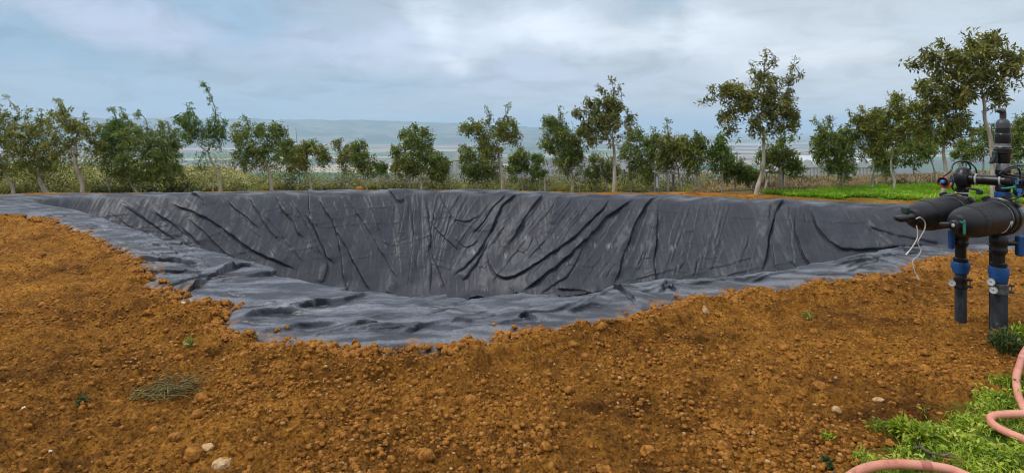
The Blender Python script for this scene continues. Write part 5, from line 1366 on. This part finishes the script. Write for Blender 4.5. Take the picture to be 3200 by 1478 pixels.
a = at(1680, 487, Yf + .1); MB().box((a.x, a.y, a.z), (.36, .2, .07), rz=-.1, bevel=.02).build('base_block', M_GREYW, sh)
a = at(1652, 458, Yf + .75); MB().box((a.x, a.y, a.z), (.02, .20, .32), rz=.3).build('side_panel', simple('blue_grey_sheet', (.34, .42, .46), .6), sh)
a = at(1655, 484, Yf + .2); MB().box((a.x, a.y, a.z), (.34, .04, .05), rz=-.1).build('rail', M_GREYW, sh)

fr = thing('timber_frame', 'square weathered timber frame with a crossbar behind the big crooked trunk', 'wooden frame', tuple(at(1950, 488, 14.6)))
for x, y0, y1, Y, w in ((1928, 488, 432, 14.6, .034), (1970, 488, 433, 14.6, .036), (1940, 486, 436, 15.2, .032), (1976, 486, 436, 15.2, .032)): pst(x, y0, y1, w, Y, parent=fr, mat=M_OLDWOOD)
for x0, x1, y, Y, nm in ((1924, 1974, 434, 14.55, 'top_rail'), (1918, 1968, 474, 14.55, 'lower_rail'), (1938, 1980, 437, 15.25, 'top_rail')):
    a, c = at(x0, y, Y), at(x1, y, Y); MB().box((a + c) / 2, ((c - a).length, .035, .038)).build(nm, M_OLDWOOD, fr)
a, c = at(1934, 440, 14.7), at(1922, 486, 14.3); MB().tube([a, c], .022, 6).build('brace', M_OLDWOOD, fr)

cb = at(905, 474, 15.6)
M_BLOCK = stone_mat('clay_block', (.20, .07, .014), (.36, .14, .03), (.42, .19, .05))
V_, F_ = rock_mesh((0, 0, 0), .10, np.random.RandomState(2), 3, .72, .06, .05)
V_ = np.sign(V_) * np.abs(V_) ** .62 * .10 ** .38 * np.array([1.1, .9, .82])
zg = float(ground_z([cb.x], [cb.y])[0])
tag(MB().add(V_ + np.array([cb.x, cb.y, zg + .06]), F_).build('clay_block', M_BLOCK, angle=50), 'squared block of orange clay resting on the far bank', 'clay block')

M_STAKE = bark_mat('stake_wood', (.22, .19, .14), (.50, .46, .38))
gS = 'thin stakes behind the pond'
for lab, x, y0, y1, Y, w in [
 ('pale thin stake standing left of the open two-plumed tree', 536, 481, 455, 16.6, .03), ('tall grey stake leaning beside the trunk of the open two-plumed tree', 549, 480, 428, 17.0, .03),
 ('short thin stake in the brush right of the round-crowned tree', 810, 477, 462, 17.0, .022), ('straight grey post left of the very dense dark tree', 1371, 483, 446, 16.0, .05),
 ('short thin stake right of the very dense dark tree', 1458, 483, 462, 16.4, .028), ('pale thin stake under the right side of the broad centre tree', 1134, 479, 448, 16.6, .024),
 ('thin post in front of the green field left of the S-shaped trunk', 2133, 476, 455, 15.2, .03), ('thin fence post in dry grass left of the S-shaped trunk', 2206, 472, 446, 15.8, .03),
 ('thin fence post in dry grass right of the low forked tree', 2283, 468, 446, 16.6, .03), ('bare grey post beside the straight olive trunk', 2357, 466, 440, 17.4, .04),
 ('short stake right of the big crooked trunk', 2005, 486, 462, 15.4, .03), ('thin stake left of the dense many-stemmed tree', 2066, 478, 458, 16.2, .026)]:
    a, c = at(x, y0, Y), at(x + random.uniform(-2, 2), y1, Y)
    g = float(far_z(np.array([a.x]), np.array([a.y]))[0])
    a.z = min(a.z, g) - .1
    tag(MB().tube([a, a.lerp(c, .5) + Vector((random.uniform(-.01, .01), 0, 0)), c], [w * .55, w * .52, w * .45], 7).build('stake', M_STAKE, angle=30), lab, 'stake', gS)

# greenhouses and poles down in the valley
M_FILM = simple('greenhouse_film', (.46, .48, .50), .5, var=.12, scale=.15)
M_FRAMEG = simple('greenhouse_frame', (.25, .26, .28), .5)
def greenhouse(label, x0, x1, ytop, ybot, Y, depth, bays, gable=False):
    a, c = at(x0, ybot, Y), at(x1, ybot, Y); zt = at(x0, ytop, Y).z
    root = thing('greenhouse', label, 'greenhouse', tuple((a + c) / 2))
    zb = float(far_z(np.array([(a.x + c.x) / 2]), np.array([Y]))[0]) - 1.0
    W = c.x - a.x; hgt = zt - zb; ev = zb + hgt * .72
    wl = MB(); wl.box(((a.x + c.x) / 2, Y + depth / 2, (zb + ev) / 2), (W, depth, ev - zb)); wl.build('film_wall', M_FILM, root, smooth=False)
    rf = MB(); n = bays; 
    for k in range(n):
        xa, xb = a.x + W * k / n, a.x + W * (k + 1) / n; prof = []
        for i in range(9):
            th = math.pi * i / 8
            prof.append(((xa + xb) / 2 - math.cos(th) * (xb - xa) / 2 * 1.0, ev + .01 + math.sin(th) * (zt - ev)))
        vs = [(x, Y - .2, z) for x, z in prof] + [(x, Y + depth + .2, z) for x, z in prof]
        rf.add(vs, [(i, i + 1, 10 + i, 9 + i) for i in range(8)] + [tuple(range(9))[::-1], tuple(range(9, 18))])
    rf.build('film_roof', M_FILM, root)
    fm = MB()
    m = bays * 4
    for k in range(m + 1):
        x = a.x + W * k / m; fm.box((x, Y - .10, (zb + ev) / 2), (.16, .14, ev - zb))
    for zz in (zb + (ev - zb) * .55, ev - .08): fm.box(((a.x + c.x) / 2, Y - .16, zz), (W, .10, .14))
    fm.build('frame', M_FRAMEG, root, smooth=False)
greenhouse('long pale plastic greenhouse with framed bays below the right trees', 2012, 2225, 402, 452, 150, 26, 6)
greenhouse('small misty greenhouse in the gap right of the broad centre tree', 1138, 1184, 374, 432, 190, 18, 1)
M_POLE = simple('pole_wood', (.10, .09, .08), .8)
for lab, x, y0, y1, Y in [('dark utility pole with crossarm in the valley left of the big brown tree', 1854, 412, 382, 130), ('short utility pole with crossarm above the long pale greenhouse', 2007, 420, 396, 140)]:
    a, c = at(x, y0, Y), at(x, y1, Y); zb = float(far_z(np.array([a.x]), np.array([Y]))[0]) - .5
    r_ = thing('utility_pole', lab, 'utility pole', (a.x, Y, zb))
    MB().tube([(a.x, Y, zb), (a.x, Y, c.z)], [.16, .11], 8).build('pole', M_POLE, r_)
    MB().box((a.x, Y, c.z - .45), (1.5, .12, .12)).build('crossarm', M_POLE, r_)
a, c = at(757, 378, 24), at(744, 322, 24.3)
a.z = float(far_z(np.array([a.x]), np.array([24.]))[0])
tag(MB().tube([a, a.lerp(c, .55) + Vector((.01, 0, 0)), c], [.025, .016, .006], 6).build('leaning_pole', M_POLE, angle=30), 'thin dark leaning rod sticking up right of the round-crowned tree', 'rod')
# ---------------------------------------------------------------- air
hb = MB().box((0, 0, 15), (34000, 34000, 292))
m = bpy.data.materials.new('haze'); m.use_nodes = True; nt = m.node_tree
nt.nodes.remove(nt.nodes['Principled BSDF'])
pv = nd(nt, 'ShaderNodeVolumePrincipled', ins={'Color': (.58, .78, .98, 1), 'Density': HAZE, 'Anisotropy': .1})
nt.links.new(pv.outputs[0], nt.nodes['Material Output'].inputs['Volume'])
tag(hb.build('haze', m, smooth=False), kind='stuff')

# ---------------------------------------------------------------- light
SUN_EL, SUN_AZ = math.radians(48), math.radians(-100)         # from ahead on the left, behind thin cloud
sun = bpy.data.lights.new('sun', 'SUN'); sun.energy = 1.5; sun.angle = math.radians(10); sun.color = (1, .95, .88)
so = bpy.data.objects.new('sun', sun); C.objects.link(so)
sd_ = Vector((math.sin(SUN_AZ) * math.cos(SUN_EL), math.cos(SUN_AZ) * math.cos(SUN_EL), math.sin(SUN_EL)))
so.rotation_euler = (-sd_).to_track_quat('-Z', 'Y').to_euler(); so.location = sd_ * 60

w = bpy.data.worlds.new('World'); bpy.context.scene.world = w; w.use_nodes = True
nt = w.node_tree; bg = nt.nodes['Background']
STR = .1
sky = nd(nt, 'ShaderNodeTexSky', sky_type='NISHITA')
sky.sun_disc = False; sky.sun_elevation = SUN_EL; sky.sun_rotation = SUN_AZ; sky.air_density = 1.2; sky.dust_density = 2.0
dirn = nd(nt, 'ShaderNodeTexCoord').outputs['Generated']
xyz = nd(nt, 'ShaderNodeSeparateXYZ', ins={'Vector': dirn})
def cl(r, g, b): return (r / STR, g / STR, b / STR)
# clouds lie on a layer overhead: project the direction on it
den = math_(nt, 'ADD', math_(nt, 'MAXIMUM', xyz.outputs[2], 0.0), .16)
lay = nd(nt, 'ShaderNodeCombineXYZ', ins={0: math_(nt, 'DIVIDE', xyz.outputs[0], den), 1: math_(nt, 'DIVIDE', xyz.outputs[1], den), 2: xyz.outputs[2]}).outputs[0]
n_big = noi(nt, lay, .55, 4, .5, .4); n_mid = noi(nt, lay, 1.3, 6, .55, .6)
east = nd(nt, 'ShaderNodeMapRange', interpolation_type='SMOOTHSTEP', ins={'Value': xyz.outputs[0], 'From Min': -.55, 'From Max': .55}).outputs[0]
base = mixc(nt, east, cl(*SKY_L), cl(*SKY_R))
veil = mixc(nt, east, cl(.46, .53, .64), cl(.62, .69, .78))
col = mixc(nt, ramp(nt, n_big, [(.40, 0.0), (.66, .75)]), base, veil)
high = nd(nt, 'ShaderNodeMapRange', interpolation_type='SMOOTHSTEP', ins={'Value': xyz.outputs[2], 'From Min': .21, 'From Max': .75}).outputs[0]
col = mixc(nt, math_(nt, 'MULTIPLY', high, .95), col, cl(*ZEN))
wob = nd(nt, 'ShaderNodeTexNoise', ins={'Vector': dirn, 'Scale': 5.0, 'Detail': 5, 'Roughness': .55})
wv = nd(nt, 'ShaderNodeVectorMath', operation='SCALE'); nt.links.new(wob.outputs['Color'], wv.inputs[0]); wv.inputs['Scale'].default_value = .16
dw = nd(nt, 'ShaderNodeVectorMath', operation='ADD'); nt.links.new(dirn, dw.inputs[0]); nt.links.new(wv.outputs[0], dw.inputs[1])
def patch(col, x, y, rx, ry, c, k):
    d = Vector(((x - CX) / F, 1, -(y - HY) / F)).normalized() + Vector((.08, .08, .08))
    s = nd(nt, 'ShaderNodeVectorMath', operation='SUBTRACT', ins={1: tuple(d)}); nt.links.new(dw.outputs[0], s.inputs[0])
    s2 = nd(nt, 'ShaderNodeVectorMath', operation='MULTIPLY', ins={1: (1 / rx, 1 / rx, 1 / ry)}); nt.links.new(s.outputs[0], s2.inputs[0])
    ln = nd(nt, 'ShaderNodeVectorMath', operation='LENGTH'); nt.links.new(s2.outputs[0], ln.inputs[0])
    f = nd(nt, 'ShaderNodeMapRange', interpolation_type='SMOOTHERSTEP', ins={'Value': ln.outputs['Value'], 'From Min': 1.0, 'From Max': 0.0, 'To Min': 0.0, 'To Max': k}).outputs[0]
    return mixc(nt, f, col, cl(*c))
for x, y, rx, ry, c, k in [
 (90, 130, .26, .05, (.26, .42, .58), .8), (520, 30, .22, .07, (.30, .47, .66), .8), (600, 230, .45, .06, (.34, .50, .68), .7), (380, 60, .16, .05, (.52, .58, .76), .7), (150, 20, .25, .05, (.52, .60, .78), .7),
 (800, 110, .22, .05, (.50, .58, .76), .6), (1090, 60, .07, .07, (.80, .88, 1.0), .9), (1140, 150, .09, .035, (.82, .87, .96), .85), (1010, 140, .18, .06, (.62, .70, .88), .6),
 (1300, 80, .25, .08, (.74, .82, .95), .7), (1420, 85, .16, .06, (.84, .90, 1.0), .75), (1640, 15, .07, .06, (.36, .54, .70), .9), (1720, 85, .22, .05, (.80, .87, .96), .85), (2080, 120, .18, .04, (.80, .83, .88), .85), (1950, 90, .3, .07, (.70, .76, .86), .5),
 (1350, 200, .3, .05, (.54, .62, .80), .6), (2450, 60, .3, .10, (.58, .66, .74), .6)]:
    col = patch(col, x, y, rx, ry, c, k)
col = mixc(nt, 1.0, col, ramp(nt, noi(nt, lay, 2.1, 7, .6, .8), [(.32, .84), (.5, 1.0), (.68, 1.06)]), 'MULTIPLY')
fin = mixc(nt, .93, sky.outputs[0], col)
nt.links.new(fin, bg.inputs['Color']); bg.inputs['Strength'].default_value = STR

# ---------------------------------------------------------------- camera
cam = bpy.data.cameras.new('camera'); co_ = bpy.data.objects.new('camera', cam); C.objects.link(co_)
co_.location = (0, 0, CAMH); co_.rotation_euler = (math.pi / 2, 0, 0)
cam.sensor_width = 36; cam.sensor_fit = 'HORIZONTAL'; cam.lens = 36 * F / 2576
cam.shift_x = 0; cam.shift_y = -(595 - HY) / 2576
cam.clip_start = .05; cam.clip_end = 60000
sc = bpy.context.scene; sc.camera = co_
sc.view_settings.view_transform = 'Standard'; sc.view_settings.look = 'None'; sc.view_settings.exposure = EXPO; sc.view_settings.gamma = 1
sc.cycles.volume_bounces = 1
sc.cycles.filter_width = 1.1
sc.cycles.use_denoising = DENOISE
